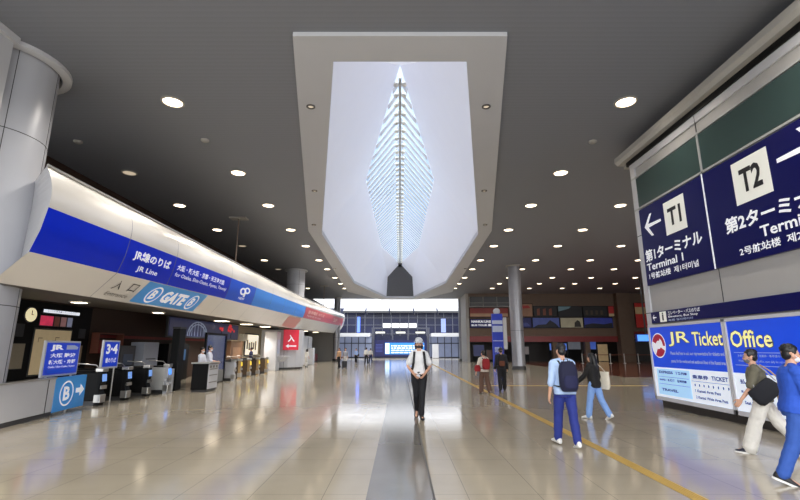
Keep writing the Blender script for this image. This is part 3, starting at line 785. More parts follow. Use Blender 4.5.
band(1, 2, 36.2, 60.5, REDV, 'sign_band', cp, lbl='red sign band')
band(1, 2, 60.5, YB, FASCIA, 'sign_band', cp, lbl='plain white end of the sign band')
band(2, 3, YA, YB, FASCIA, 'lower_cladding', cp)
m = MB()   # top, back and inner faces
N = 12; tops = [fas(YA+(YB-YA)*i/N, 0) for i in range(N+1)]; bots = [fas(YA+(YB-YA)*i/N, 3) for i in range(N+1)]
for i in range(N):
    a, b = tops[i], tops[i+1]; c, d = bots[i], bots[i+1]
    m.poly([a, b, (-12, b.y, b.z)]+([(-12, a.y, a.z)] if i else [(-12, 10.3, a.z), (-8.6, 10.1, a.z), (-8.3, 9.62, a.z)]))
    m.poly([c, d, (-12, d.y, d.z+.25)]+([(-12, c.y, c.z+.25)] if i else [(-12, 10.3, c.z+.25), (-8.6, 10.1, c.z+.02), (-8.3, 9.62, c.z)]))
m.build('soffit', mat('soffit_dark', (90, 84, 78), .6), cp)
m = MB(); pts = [fas(YA, s/8) for s in range(0, 25)]
for p, q in zip(pts[:-1], pts[1:]): m.poly([p, q, (-8.3, 9.62, q.z), (-8.3, 9.62, p.z)])
m.build('end_cap', WHITE, cp)
m = MB()
m.tube([fas(y, 0, .02)+Vector((0, 0, .02)) for y in [YA+(YB-YA)*i/20 for i in range(21)]], .03, 6).build('top_lip', STEEL, cp, True)
m = MB()
for Y in (11.4, 14.0, 19.0, 22.6, 25.8, 29, 32.6, 36.2, 40, 44, 48, 52, 56):
    for s0, s1 in ((0, 1), (1, 2), (2, 3)):
        k = 6
        P = [fas(Y+dy, s0+(s1-s0)*j/k, .004) for j in range(k+1) for dy in (-.012, .012)]
        m.add(P, [(2*j, 2*j+1, 2*j+3, 2*j+2) for j in range(k)])
m.build('panel_joint', mat('pale_joint', (120, 124, 136), .6), cp)
m = MB()
for zz in (1.0, 2.0):
    pass
def ft(s, y0, y1, s0, s1, m_, bold=0.02, lbl=None, shear=0.):
    text(s, lambda u, v: fas(y0+(y1-y0)*u+shear*v, s1+(s0-s1)*v, .012), m_, cp, bold, label=lbl)
ft('JR線のりば', 11.75, 13.75, 1.22, 1.56, LETW, .03)
ft('JR Line', 12.1, 13.2, 1.66, 1.86, LETW)
ft('大阪・新大阪・京都・天王寺方面', 14.2, 18.3, 1.22, 1.44, LETW, .02)
ft('for Osaka, Shin-Osaka, Kyoto, Tennoji', 14.2, 18.7, 1.52, 1.7, LETW, .01)
ft('入', 11.75, 12.1, 2.22, 2.58, LETK, 0); ft('口', 12.45, 12.8, 2.24, 2.56, LETK, 0)
ft('Entrance', 11.75, 12.75, 2.68, 2.84, LETG, 0)
band(2.02, 2.93, 13.05, 17.3, SKYB, 'sign_or_reflection', cp, .006, 4, 'sky blue B GATE sign under the band')
def circ(yc, sc, ry, rs, m_, k=28, th=.16):
    m = MB(); P = []
    for i in range(k):
        a = 2*PI*i/k
        for q in (1, 1-th): P.append(fas(yc+math.cos(a)*ry*q, sc+math.sin(a)*rs*q, .02))
    m.add(P, [(2*i, 2*i+1, 2*((i+1) % k)+1, 2*((i+1) % k)) for i in range(k)]); return m.build('lettering', m_, cp)
circ(13.85, 2.5, .36, .36, LETW); ft('B', 13.7, 14.0, 2.3, 2.7, LETW, .03)
ft('GATE', 14.4, 16.0, 2.22, 2.76, LETW, .05)
circ(16.55, 2.5, .36, .36, LETW); ft('B', 16.4, 16.7, 2.3, 2.7, LETW, .03)
# emblem in the mid blue panel: two overlapping leaves
m = MB()
for yc, sc, ry, rs in ((20.8, 1.44, .42, .19), (21.35, 1.34, .42, .17)):
    P = []; k = 20
    for i in range(k):
        a = 2*PI*i/k
        for q in (1, .55): P.append(fas(yc+math.cos(a)*ry*q, sc+math.sin(a)*rs*q, .012))
    m.add(P, [(2*i, 2*i+1, 2*((i+1) % k)+1, 2*((i+1) % k)) for i in range(k)])
k = 6; P = [fas(21.1+dy, 1.35+.35*j/k, .012) for j in range(k+1) for dy in (-.12, .12)]
m.add(P, [(2*j, 2*j+1, 2*j+3, 2*j+2) for j in range(k)]); m.build('emblem', LETW, cp)
ft('NEW', 20.5, 21.3, 1.74, 1.86, LETW, .02)
ft('南海電鉄 のりば', 37.5, 45.5, 1.2, 1.55, mat('pink_lettering', (240, 190, 180), .5), .03)
ft('NANKAI Line', 37.5, 44, 1.64, 1.84, MATS['pink_lettering'], .02)
ft('2F', 52, 55, 1.3, 1.7, MATS['pink_lettering'], .03)
band(2.1, 2.9, 31.5, 36, mat('pink_reflection', (222, 150, 142), .4), 'sign_or_reflection', cp, .006, 3, 'pink reflection painted under the band')  # pinkish reflection on the underside, painted as a flat patch
# soffit lights added to brighten the zone under the canopy
def added_soffit_light(x, y, z, lb, sx=.6, sy=.6, mt=None):
    mt = PANEL_L
    c_ = fas(y, 3); z = c_.z+.25*(c_.x-x)/(c_.x+12)-.01
    t = thing('added_soffit_light', lb, 'ceiling light', (x, y, z), group='added square lights under the left canopy')
    MB().box(-sx, sx, -sy, sy, -.05, 0).build('frame', GREY, t, bevel=.01)
    MB().box(-sx+.05, sx-.05, -sy+.05, sy-.05, -.06, -.05).build('diffuser', mt, t)
soft2 = mat('added_panel_light_soft', (255, 244, 225), .4, 0, 0, 1, (255, 236, 206), 2.6)
for i, y in enumerate((13.5, 18)):
    added_soffit_light(-9.6, y, 2.95, 'added small square light under the canopy near the ' + ('blue gates' if i == 0 else 'staff desk'), .2, .2)
for i, y in enumerate((24.5, 28.5, 32.5)):
    added_soffit_light(-9.6, y, 3.0+.1*i, 'added square light under the canopy over the golden gates, ' + ('nearest', 'middle', 'farthest')[i], .35, .35)
for i, y in enumerate((41, 46, 52)):
    added_soffit_light(-9.6, y, 3.25+.1*i, 'added square light under the red part of the canopy, ' + ('nearest', 'middle', 'farthest')[i], .35, .35)

# ------------------------------------------------------------------ left lower zone
# slanted low wall by the column
def slab(mb, p, q, z0, z1, t=.12, off=0.):
    p = Vector((*p, 0)); q = Vector((*q, 0)); d = (q-p); nn = Vector((d.y, -d.x, 0)).normalized()
    c = (p+q)/2+nn*(off-t/2); c.z = (z0+z1)/2
    return mb.obox(c, d/2, nn*t/2, Vector((0, 0, (z1-z0)/2)))
P0, P1, P2 = (-7.95, 8.9), (-8.42, 11.45), (-8.72, 13.0)
t = thing('low_partition', 'low white partition wall at the foot of the huge left column', 'partition', (0, 0, 0))
slab(MB(), P0, P1, .1, .86).build('panel', WHITE, t, bevel=.01)
slab(MB(), P0, P1, 0, .1, .1, -.01).build('kick_base', DGREY, t)
slab(MB(), P0, P1, .86, .9, .16, .02).build('top_rail', STEEL, t)
slab(MB(), (-8.36, 11.13), (-8.363, 11.15), .1, .86, .01, .008).build('panel_joint', MATS['dark_joint'], t)
def on_slab(p, q, off):
    p = Vector((*p, 0)); q = Vector((*q, 0)); d = (q-p); nn = Vector((d.y, -d.x, 0)).normalized()
    return lambda a, z: p+d*a+nn*off+Vector((0, 0, z))
t = thing('gate_sign_board', 'sky blue board with circled white B and arrow beside the low partition', 'sign', (0, 0, 0))
slab(MB(), P1, P2, .06, .88).build('board', SKYB, t, bevel=.01)
g = on_slab(P1, P2, .006)
text('B', lambda u, v: g(.27+.2*u, .3+.34*v), LETW, t, .03)
m = MB(); k = 30; P = []
for i in range(k):
    a = 2*PI*i/k
    for q in (1, .87): P.append(g(.37+math.cos(a)*.215*q, .47+math.sin(a)*.31*q))
m.add(P, [(2*i, 2*i+1, 2*((i+1) % k)+1, 2*((i+1) % k)) for i in range(k)]).build('lettering', LETW, t)
MB().poly([g(.66, .44), g(.8, .44), g(.8, .34), g(.95, .5), g(.8, .66), g(.8, .56), g(.66, .56)]).build('arrow', LETW, t)
# JR destination board
Q0, Q1 = (-8.62, 11.2), (-8.85, 12.75)
def blue_board(name, lb, p, q, z0, z1, posts=True):
    t = thing(name, lb, 'sign', (0, 0, 0))
    slab(MB(), p, q, z0, z1, .06).build('frame', WHITE, t, bevel=.008)
    a, b = Vector((*p, 0)), Vector((*q, 0)); d = (b-a)
    e = .05/d.length
    pp, qq = a+d*e, b-d*e
    slab(MB(), pp[:2], qq[:2], z0+.05, z1-.05, .01, .008).build('panel', mat('board_blue', (6, 60, 205), .4, 0, .03, 8, (6, 60, 205), .2), t)
    if posts:
        for c in (a+d*.15, a+d*.85): MB().tube([(c.x-.03, c.y, 0), (c.x-.03, c.y, z0)], .025, 8).build('post', STEEL, t, True)
    return t, on_slab(p, q, .014)
t, g = blue_board('destination_board', 'blue destination board headed JR standing over the circled B board', Q0, Q1, .9, 1.78)
text('JR', lambda u, v: g(.12+.36*u, 1.52+.16*v), LETW, t, .05)
m = MB(); m.poly([g(.56, 1.56), g(.9, 1.56), g(.92, 1.62), g(.8, 1.67), g(.56, 1.67)]); m.build('train_picture', LETS, t)
text('大阪 難波', lambda u, v: g(.14+.72*u, 1.36+.11*v), LETW, t, .03)
text('新大阪・京都', lambda u, v: g(.12+.76*u, 1.2+.11*v), LETW, t, .03)
text('Osaka / Shin-Osaka / Kyoto', lambda u, v: g(.12+.76*u, 1.1+.06*v), LETW, t, .02)
MB().poly([g(.12, .99), g(.88, .99), g(.88, 1.07), g(.12, 1.07)]).build('strip', BLUE2, t)
t, g = blue_board('platform_board', 'small blue board reading 3 and 4 over the black ticket gates', (-8.86, 13.76), (-8.86, 14.56), 1.0, 1.83)
text('3·4', lambda u, v: g(.16+.68*u, 1.42+.3*v), LETW, t, .04)
text('番のりば', lambda u, v: g(.18+.64*u, 1.16+.15*v), LETW, t, .02)

# ticket gates
def ticket_gate(lb, x, y, body, trimm, disp, big=False, ln=1.8):
    t = thing('ticket_gate', lb, 'ticket gate', (x, y, 0))
    MB().box(-ln, -.12, -.11, .11, .12, .92).build('body', body, t, bevel=.03)
    MB().box(-ln+.05, -.15, -.09, .09, 0, .12).build('base', DGREY, t)
    MB().box(-ln+.1, -.2, -.13, .13, .92, .97).build('top_cover', BLACK, t, bevel=.02)
    m = MB(); m.rings([[Vector((px, sy, pz)) for px, pz in ((-.14, 0), (0, 0), (.02, .25), (-.05, .45), (.0, .62), (-.02, .95), (-.14, 1.02))] for sy in (-.12, .12)])
    m.build('end_post', trimm, t, bevel=.01)
    MB().box(-.16, .035, -.125, .125, .08, .3).build('toe_plate', STEEL, t, bevel=.012); MB().box(-.2, .02, -.128, .128, .93, 1.03).build('top_trim', STEEL, t, bevel=.012)
    MB().obox((.01, 0, .5), (.018, 0, 0), (0, .125, 0), (0, 0, .05)).build('ticket_slot', STEEL, t)
    MB().obox((.01, 0, .76), (.012, 0, .004), (0, .085, 0), (-.01, 0, .1)).build('display', disp, t)
    m = MB(); m.tube([(-.5, .11, .6), (-.5, .3, .62), (-.5, .42, .62)], .03, 8, flat=.6); m.build('flap', DGREY, t, True)
    m = MB(); m.tube([(-.1, -.05, .97), (-.25, -.05, 1.12), (-.8, -.05, 1.16)], .016, 8).build('card_rail', STEEL, t, True)
    return t
SCRG = mat('pale_gate_display', (130, 170, 235), .3, 0, 0, 1, (120, 165, 240), .35)
for y, lb in ((13.5, 'black ticket gate nearest the circled B board'), (14.75, 'black ticket gate, second from the circled B board'), (15.95, 'black ticket gate, third from the circled B board')):
    ticket_gate(lb, -8.55, y, BLACK, BLACK, SCRG)
t = ticket_gate('wide pale ticket gate with blue display beside the black booth post', -8.4, 17.0, mat('pale_gate', (206, 206, 204), .35, .2), WHITE, SCRS)
MB().box(-.3, 0, .12, .35, 0, .85).build('side_cabinet', WHITE, t, bevel=.02)
YDISP = mat('yellow_display', (240, 214, 70), .4, 0, .02, 1, (250, 220, 60), .4)
for y, lb in ((23.4, 'white-ended ticket gate beside the blue glass screen'),):
    ticket_gate(lb, -8.3, y, WHITE, WHITE, mat('pale_display', (200, 205, 215), .3))
for i, y in enumerate((24.9, 26.4, 28.0, 29.8)):
    ticket_gate('champagne ticket gate with yellow display, ' + ('nearest', 'second', 'third', 'farthest')[i]+' of the golden row', -8.5, y, mat('brown_gate_body', (70, 54, 38), .5), GOLD, YDISP)

# shop front items on the dark left wall
t = thing('round_clock', 'round cream clock on the dark shop front', 'clock', (-11.9, 14.65, 2.65))
MB().tube([(-.05, 0, 0), (.0, 0, 0)], .22, 24).build('face', mat('cream_clock', (240, 226, 180), .5, 0, .02, 1, (240, 226, 180), .5), t, True)
MB().tube([(-.06, 0, 0), (-.02, 0, 0)], .26, 24).build('rim', DGREY, t, True)
m = MB().obox((.01, 0, .07), (.004, 0, 0), (0, .012, 0), (0, 0, .07)); m.obox((.01, .04, 0), (.004, 0, 0), (0, .05, 0), (0, 0, .01)); m.build('hands', BLACK, t)
struct(MB().box(-12, -11.95, 9.8, 17.6, 0, 3.1).build('shop_front', BLACK), 'black shop front under the near end of the canopy')
t = thing('light_strip_sign', 'slim white lit sign over the coloured posters', 'sign', (-11.9, 15.1, 2.8))
MB().box(-.05, 0, 0, 1.75, -.06, .1).build('housing', DGREY, t)
MB().box(0, .01, .02, 1.73, -.03, .07).build('lit_face', mat('lit_sign_face', (220, 224, 230), .4, 0, 0, 1, (220, 225, 235), .7), t)
text('みどりの券売機・きっぷうりば', lambda u, v: Vector((.014, .15+1.4*u, -.01+.07*v)), LETK, t, .0)
POST = [((170, 40, 60), 1.15), ((70, 46, 40), .35), ((122, 84, 80), .35), ((110, 110, 130), .3)]
y = 15.05
for i, (c, wd) in enumerate((((214, 56, 92), .62), ((90, 52, 44), .3), ((132, 96, 96), .32), ((120, 124, 146), .3))):
    t = thing('poster', ('crimson poster', 'narrow brown poster', 'pinkish grey poster', 'grey blue poster')[i]+' in the row under the slim lit sign', 'poster', (-11.93, y, 2.32))
    MB().box(-.02, 0, .01, wd-.01, 0, .36).build('frame', DGREY, t)
    MB().box(0, .006, .03, wd-.03, .02, .34).build('sheet', mat('poster_sheet_%d' % i, c, .5, 0, .4, 7, c, .35), t)
    y += wd
t = thing('route_map_board', 'large tan route map board on the black shop front', 'map', (-11.93, 14.9, .7))
MB().box(-.02, 0, 0, 1.75, 0, 1.55).build('frame', DGREY, t, bevel=.01)
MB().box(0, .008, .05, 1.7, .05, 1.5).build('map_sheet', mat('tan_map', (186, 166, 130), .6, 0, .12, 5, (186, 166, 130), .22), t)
m = MB(); random.seed(3)
for k in range(14):
    yy = .2+random.random()*1.2; zz = .5+random.random()*.85
    m.box(.009, .012, yy, yy+.18, zz, zz+.025); m.box(.009, .012, yy, yy+.02, zz-.12, zz)
m.build('map_lines', mat('map_line_brown', (110, 84, 62), .6), t)
for i, (y, z, wd, hh, c, lb) in enumerate(((14.05, .95, .6, .8, (150, 140, 122), 'small tan notice left of the route map'), (16.85, .95, .45, .75, (150, 128, 100), 'small tan notice right of the route map'),
        (17.0, 1.95, .35, .35, (60, 60, 66), 'small dark notice above the right tan notice'), (14.1, 1.95, .4, .4, (58, 58, 62), 'small dark notice above the left tan notice'))):
    t = thing('notice', lb, 'notice', (-11.93, y, z))
    MB().box(-.02, 0, 0, wd, 0, hh).build('frame', DGREY, t)
    MB().box(0, .008, .02, wd-.02, .02, hh-.02).build('sheet', mat('notice_sheet_%d' % i, c, .6, 0, .1, 9), t)
# barrier furniture behind the black gates
def cabinet(name, lb, cat, x0, x1, y0, y1, z0, z1, m_, screen=None, sm=SCRS):
    t = thing(name, lb, cat, (x1, y0, z0))
    MB().box(x0-x1, 0, 0, y1-y0, 0, z1-z0).build('body', m_, t, bevel=.02)
    if screen:
        MB().box(0, .012, (y1-y0)*.18, (y1-y0)*.82, (z1-z0)*screen[0], (z1-z0)*screen[1]).build('screen', sm, t)
    MB().box(x0-x1+.04, -.03, .03, y1-y0-.03, -.0 if z0 > 0 else 0, .06).build('base', DGREY, t)
    return t
cabinet('fare_machine', 'dark fare adjustment machine behind the black gates', 'machine', -11.6, -11.0, 18.2, 19.2, 0, 1.7, DGREY, (.55, .8), mat('dim_display', (60, 70, 90), .3))
cabinet('white_cabinet', 'pale grey cabinet standing behind the black gates', 'cabinet', -11.7, -11.1, 20.0, 21.2, 0, 1.85, mat('pale_cabinet', (170, 176, 190), .4), (.6, .62), DGREY)
cabinet('fare_machine', 'dark machine with a blue screen behind the pale gate', 'machine', -11.9, -11.2, 22.3, 24.5, 0, 1.8, BLACK, (.55, .85), mat('teal_display', (40, 66, 96), .3, 0, .2, 5, (40, 70, 110), .4))
t = thing('shelf_rail', 'thin reddish shelf frame on the brown wall behind the platform board', 'shelf', (-11.95, 17.75, 1.4))
m = MB().box(0, .3, 0, 1.6, .75, .79); m.box(0, .3, 0, .04, 0, .75); m.box(0, .3, 1.56, 1.6, 0, .75); m.build('frame', mat('red_brown_wood', (120, 66, 50), .5), t)
for k in range(3): MB().box(.02, .25, .15+.48*k, .4+.48*k, .0, .5).build('panel', mat('dark_red_panel', (110, 36, 34), .5), t)
struct(MB().box(-12, -11.96, 17.9, 31, 2.0, 2.12).build('trim_5', mat('thin_red_line', (130, 28, 26), .5)), 'thin red line along the brown wall')

# staff booth
t = thing('booth_post', 'tall black post of the staff booth between the gates', 'post', (-8.8, 18.0, 0))
MB().box(-.15, .15, 0, .5, 0, 2.35).build('post', BLACK, t, bevel=.02)
MB().box(-.16, .16, -.01, .51, 2.35, 2.42).build('cap', DGREY, t)
t = thing('staff_counter', 'black staff counter with white front panel of notices', 'counter', (-7.5, 17.45, 0))
MB().box(-.3, .3, 0, .95, .08, 1.02).build('body', BLACK, t, bevel=.015)
MB().box(-.27, .27, .03, .92, 0, .08).build('base', DGREY, t)
MB().box(-.34, .36, -.04, .99, 1.02, 1.07).build('worktop', STEEL, t, bevel=.01)
MB().box(.3, .32, .03, .92, .1, 1.0).build('white_front', WHITE, t, label='white front panel')
m = MB()
for z in (.32, .58, .8): m.box(.32, .328, .1, .85, z, z+.03)
for y in (.12, .4, .68): m.box(.32, .328, y, y+.13, .86, .95)
m.build('notice_print', LETG, t)
t = thing('mural_board', 'dark blue mural of a bridge and red trees above the staff booth', 'mural', (-11.0, 21.6, 2.12))
MB().box(-.1, 0, 0, 9.5, 0, .96).build('frame', DGREY, t)
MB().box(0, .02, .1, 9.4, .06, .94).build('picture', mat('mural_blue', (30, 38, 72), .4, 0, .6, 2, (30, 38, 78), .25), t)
m = MB()
for cy, r in ((3.2, .75), (3.2, .62)):
    m.tube([(.03, cy+r*1.6*math.cos(a), .1+r*math.sin(a)) for a in [PI*i/16 for i in range(17)]], .03, 5)
for k in range(9):
    a = PI*(k+1)/10; m.tube([(.03, 3.2+1.2*math.cos(a), .1), (.03, 3.2+1.2*math.cos(a), .1+.75*math.sin(a))], .014, 4)
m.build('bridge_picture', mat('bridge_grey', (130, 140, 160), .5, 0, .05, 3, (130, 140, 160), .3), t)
for cy, cz, r in ((8.1, .68, .42), (6.5, .6, .25)):
    tr = MB(); random.seed(int(cy))
    for k in range(14): tr.ell((.03, cy+(random.random()-.5)*r*2.4, cz+(random.random()-.5)*r), (.015, r*.4, r*.22), 8, 5)
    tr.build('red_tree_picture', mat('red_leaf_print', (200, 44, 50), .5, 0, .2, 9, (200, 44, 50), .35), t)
    MB().box(.02, .03, cy-.04, cy+.04, .08, cz).build('trunk_picture', BLACK, t)
t = thing('glass_screen', 'blue glass screen panel behind the staff counter', 'screen', (-8.6, 20.3, 0))
m = MB().box(-.05, .05, 0, .08, 0, 2.25); m.box(-.05, .05, 2.3, 2.4, 0, 2.25); m.box(-.05, .05, 0, 2.4, 2.18, 2.28); m.build('frame', BLACK, t)
MB().box(-.01, .01, .08, 2.3, .6, 2.18).build('pane', mat('blue_glass', (44, 56, 96), .15, .0, .45, 1.5, (44, 58, 110), .25, coat=1), t)
MB().box(-.02, .02, .08, 2.3, .05, .6).build('lower_panel', mat('grey_kick', (124, 124, 122), .4), t)
# windowed wall behind golden gates
struct(MB().box(-12, -11.6, 31, 54, 0, 3.2).build('wall_left_booth', BEIGE), 'beige wall behind the golden gates')
for i, (y0, y1) in enumerate(((34.2, 37.4), (38.2, 41.6))):
    t = thing('ticket_window', ('left' if i == 0 else 'right')+' bright ticket window behind the golden gates', 'window', (-11.55, y0, 1.0))
    MB().box(-.03, .03, 0, y1-y0, 0, 1.7).build('frame', DGREY, t)
    MB().box(.03, .04, .1, y1-y0-.1, .1, 1.6).build('pane', mat('lit_window', (216, 208, 190), .3, 0, .25, 1.2, (220, 210, 190), .8), t)
    m = MB(); random.seed(i)
    for k in range(5): yy = .3+k*.5; m.box(.04, .05, yy, yy+.3, .35+.2*random.random(), .9+.4*random.random())
    m.build('notices', mat('window_notice', (150, 130, 112), .5, 0, .2, 4), t)
cabinet('pamphlet_stand', 'brown panelled stand left of the ticket windows', 'stand', -11.5, -11.0, 29.9, 32.2, 0, 2.05, mat('brown_stand', (110, 80, 58), .5), (.3, .8), mat('stand_print', (150, 116, 90), .5, 0, .3, 6))
cabinet('speaker_box', 'small pale box fixed high left of the ticket windows', 'box', -11.58, -11.3, 33.0, 34.0, 2.1, 2.6, mat('pale_box', (210, 205, 195), .5))
# white pier cluster
t = thing('information_counter', 'white information niche with side shelf before the red sign', 'counter', (-8.9, 33.2, 0))
MB().box(-.9, 0, 0, 1.0, 0, 2.75).build('body', WHITE, t, bevel=.03)
MB().box(-.1, .5, .3, 2.2, .95, 1.02).build('shelf', WHITE, t)
MB().rings([[Vector((x, yy, z)) for x, z in ((-.1, .6), (.1, .6), (.4, .95), (-.1, .95))] for yy in (.5, 2.1)]).build('bracket', WHITE, t)
MB().box(0, .02, .2, .8, 1.2, 2.2).build('panel', mat('pale_blue_panel', (190, 205, 225), .4), t)
t = thing('cylindrical_booth', 'white curved booth wall carrying the red sign', 'booth', (-9.3, 37.3, 0))
pr = [Vector(q) for q in ((-1.5, -1.6), (.0, -1.6), (.6, -1.4), (1.1, -1.0), (1.38, -.4), (1.42, .3), (1.3, .9), (1.0, 1.3), (-1.5, 1.3))]
MB().rings([[Vector((p.x, p.y, z)) for p in pr] for z in (.12, 3.0)]).build('shell', WHITE, t, bevel=.02)
MB().rings([[Vector((p.x*.98, p.y*.98, z)) for p in pr] for z in (0, .12)]).build('base', DGREY, t)
MB().tube([(.3, -1.5, .12), (.3, -1.5, 3.0)], .015, 6).build('panel_joint', SEAM, t)
MB().box(-.35, -.1, -1.64, -1.6, 1.3, 1.7).build('blue_notice', mat('pale_blue_notice', (150, 175, 215), .4), t)
t = thing('red_gate_sign', 'red sign with white emblem and arrow on the white curved booth', 'sign', (0, 0, 0))
RA, RB_ = (-9.0, 35.42), (-7.95, 36.05)
slab(MB(), RA, RB_, 1.45, 3.0, .06).build('board', mat('red_board', (206, 40, 62), .4, 0, .03, 8, (206, 40, 62), .25), t, bevel=.01)
g = on_slab(RA, RB_, .008)
text('入', lambda u, v: g(.28+.44*u, 2.05+.55*v), LETW, t, .04)
MB().poly([g(.15, 1.75), g(.35, 1.9), g(.35, 1.8), g(.85, 1.8), g(.85, 1.7), g(.35, 1.7), g(.35, 1.6)]).build('arrow', LETW, t)
slab(MB(), (-8.9, 35.52), (-8.05, 36.03), 1.7, 2.8, .12, -.03).build('bracket', DGREY, t)
# further kiosk
t = thing('white_kiosk', 'white rounded kiosk cabinet past the red sign', 'kiosk', (-8.95, 42.5, 0))
MB().box(-1.2, 0, 0, 4.4, 0, 2.75).build('body', mat('kiosk_white', (200, 200, 200), .4), t, bevel=.15)
MB().box(-.02, .02, 2.2, 2.24, .1, 2.6).build('door_joint', SEAM, t)
MB().box(0, .5, 2.4, 3.3, 0, 1.6).build('side_unit', WHITE, t, bevel=.05)
t = thing('red_stall', 'low red stall counter deep under the canopy', 'stall', (-11.2, 54, 0))
MB().box(0, 1.0, 0, 3.2, .1, .9).build('counter', DRED, t, bevel=.02)
MB().box(0, .1, 0, 3.2, .9, 2.2).build('back_board', BROWN, t)
MB().box(.05, .95, .05, 3.1, 0, .1).build('base', BLACK, t)
struct(MB().box(-12, -8.6, 60, 61.5, 0, 3.6).build('wall_left_end', GREY), 'grey end wall under the far end of the canopy')

# ------------------------------------------------------------------ right sign wall
XR = 7.26
YE = 13.35
rw = struct(MB().box(XR+.04, 12, -3, YE-.02, .22, 7.25).build('wall_right', mat('sign_wall_panel', (176, 174, 172), .45, 0, .03, 2)), 'white panelled wall carrying the terminal signs')
struct(MB().box(XR+.12, 11.9, -3, YE-.1, 0, .22).build('baseboard_right', mat('dark_kick', (46, 42, 40), .4)))
m = MB()
m.rings([[Vector((x, y, z)) for x, z in ((XR-.28, 7.45), (XR-.28, 7.6), (12, 7.6), (12, 7.25), (XR, 7.25), (XR, 7.36), (XR-.2, 7.36))] for y in (-3, YE+.35)])
struct(m.build('trim_6', mat('cornice_grey', (172, 170, 166), .5)), 'pale cornice along the top of the sign wall')
m = MB(); m.box(XR-.05, XR+.02, -3, YE+.1, 7.22, 7.36); struct(m.build('trim_7', BLACK), 'black shadow gap under the cornice')
struct(MB().box(XR-.005, XR+.06, -3, YE, 7.02, 7.26).build('trim_8', WHITE))
# end post of the wall
struct(MB().box(XR-.01, XR+.3, YE-.26, YE, .2, 7.25).build('wall_right_end', WHITE, bevel=.01), 'white end post of the sign wall')
teal = mat('teal_glass', (58, 78, 76), .06, 0, .05, 1, spec=.9)
for i, (y0, y1) in enumerate(((10.19, 13.08), (6.9, 10.13), (3.6, 6.84), (-3, 3.54))):
    struct(MB().box(XR-.002, XR+.05, y0, y1, 5.78, 6.68).build('window_%d' % (3+i), teal), 'dark teal glass strip above the terminal signs')
m = MB()
for z in (5.7, 6.7): m.box(XR-.02, XR+.05, -3, YE-.02, z, z+.05)
for y in (10.13, 6.84, 3.54): m.box(XR-.02, XR+.05, y, y+.06, 5.7, 6.72)
struct(m.build('trim_9', mat('pale_mullion', (170, 172, 172), .4)), 'pale frame around the teal glass strip')
m = MB()
for y in (10.16, 6.87, 3.57):
    m.box(XR+.034, XR+.042, y-.01, y+.01, 2.62, 3.38); m.box(XR-.008, XR+.01, y-.01, y+.01, 6.75, 7.2)
m.box(XR-.013, XR, YE-.25, YE-.0, 4.9, 4.92); m.box(XR-.013, XR, YE-.25, YE, 2.58, 2.6)
struct(m.build('trim_10', SEAM), 'thin panel joints of the sign wall')
def rt(s, y0, y1, z0, z1, m_, par, bold=.02, x=None, sh=0.):
    """text on right wall: u grows towards the camera (-Y)"""
    xx = (XR-.036) if x is None else x
    return text(s, lambda u, v: Vector((xx, y0+(y1-y0)*u, z0+(z1-z0)*v)), m_, par, bold)
def wall_board(name, lb, y0, y1, z0, z1, m_, cat='sign', th=.03):
    t = thing(name, lb, cat)
    MB().box(XR-.03, XR+.036, y1, y0, z0, z1).build('board', m_, t, bevel=.006)
    return t
x = XR-.036
# T1
t = wall_board('terminal_sign', 'navy sign with left arrow and white T1 square', 13.07, 10.18, 3.37, 5.66, NAVY)
SQ = mat('sign_white_square', (226, 226, 218), .4, 0, .02, 8, (226, 226, 218), .2)
MB().box(x-.002, x+.006, 10.93, 11.82, 4.57, 5.47).build('white_square', SQ, t)
rt('T1', 11.66, 11.09, 4.78, 5.26, LETK, t, .03, XR-.044)
def arrow_l(yc, zc, s, parent, left=True, m_=LETW):
    d = 1 if left else -1
    m = MB()
    th = .16*s
    P = [(yc+d*s, zc), (yc+d*.25*s, zc+.78*s), (yc-d*.02*s, zc+.78*s), (yc+d*.5*s, zc+th/2+.02), (yc-d*s, zc+th/2), (yc-d*s, zc-th/2), (yc+d*.5*s, zc-th/2-.02), (yc-d*.02*s, zc-.78*s), (yc+d*.25*s, zc-.78*s)]
    bm_pts = [(x-.001, a, b) for a, b in P]
    m.add(bm_pts, [(0, 1, 2, 3), (3, 4, 5, 6), (0, 3, 6), (0, 6, 7, 8)])
    m.build('arrow', m_, parent)
arrow_l(12.42, 5.07, .42, t, True)
rt('第1ターミナル', 12.98, 10.45, 4.04, 4.4, LETW, t, .03)
rt('Terminal 1', 12.96, 11.25, 3.78, 3.99, LETW, t, .02)
rt('1号航站楼  제1터미널', 12.9, 10.7, 3.53, 3.71, LETW, t, .015)
# T2
t = wall_board('terminal_sign', 'navy sign with white T2 square and right arrow', 10.14, 6.88, 3.37, 5.66, NAVY)
MB().box(x-.002, x+.006, 8.26, 9.22, 4.57, 5.5).build('white_square', SQ, t)
rt('T2', 9.03, 8.45, 4.78, 5.3, LETK, t, .03, XR-.044)
arrow_l(7.55, 5.1, .52, t, False)
rt('第2ターミナル', 9.66, 7.1, 4.04, 4.4, LETW, t, .03)
rt('Terminal 2', 8.74, 7.05, 3.76, 3.99, LETW, t, .02)
rt('2号航站楼  제2터미널', 9.36, 7.2, 3.5, 3.68, LETW, t, .015)
wall_board('blank_sign_panel', 'plain navy sign panel nearest the camera on the right wall', 6.84, 3.6, 3.37, 5.66, NAVY)
MB().box(XR-.045, XR-.03, 10.145, 10.175, 3.37, 5.68).build('x', LETW, t).name = 'edge_strip'
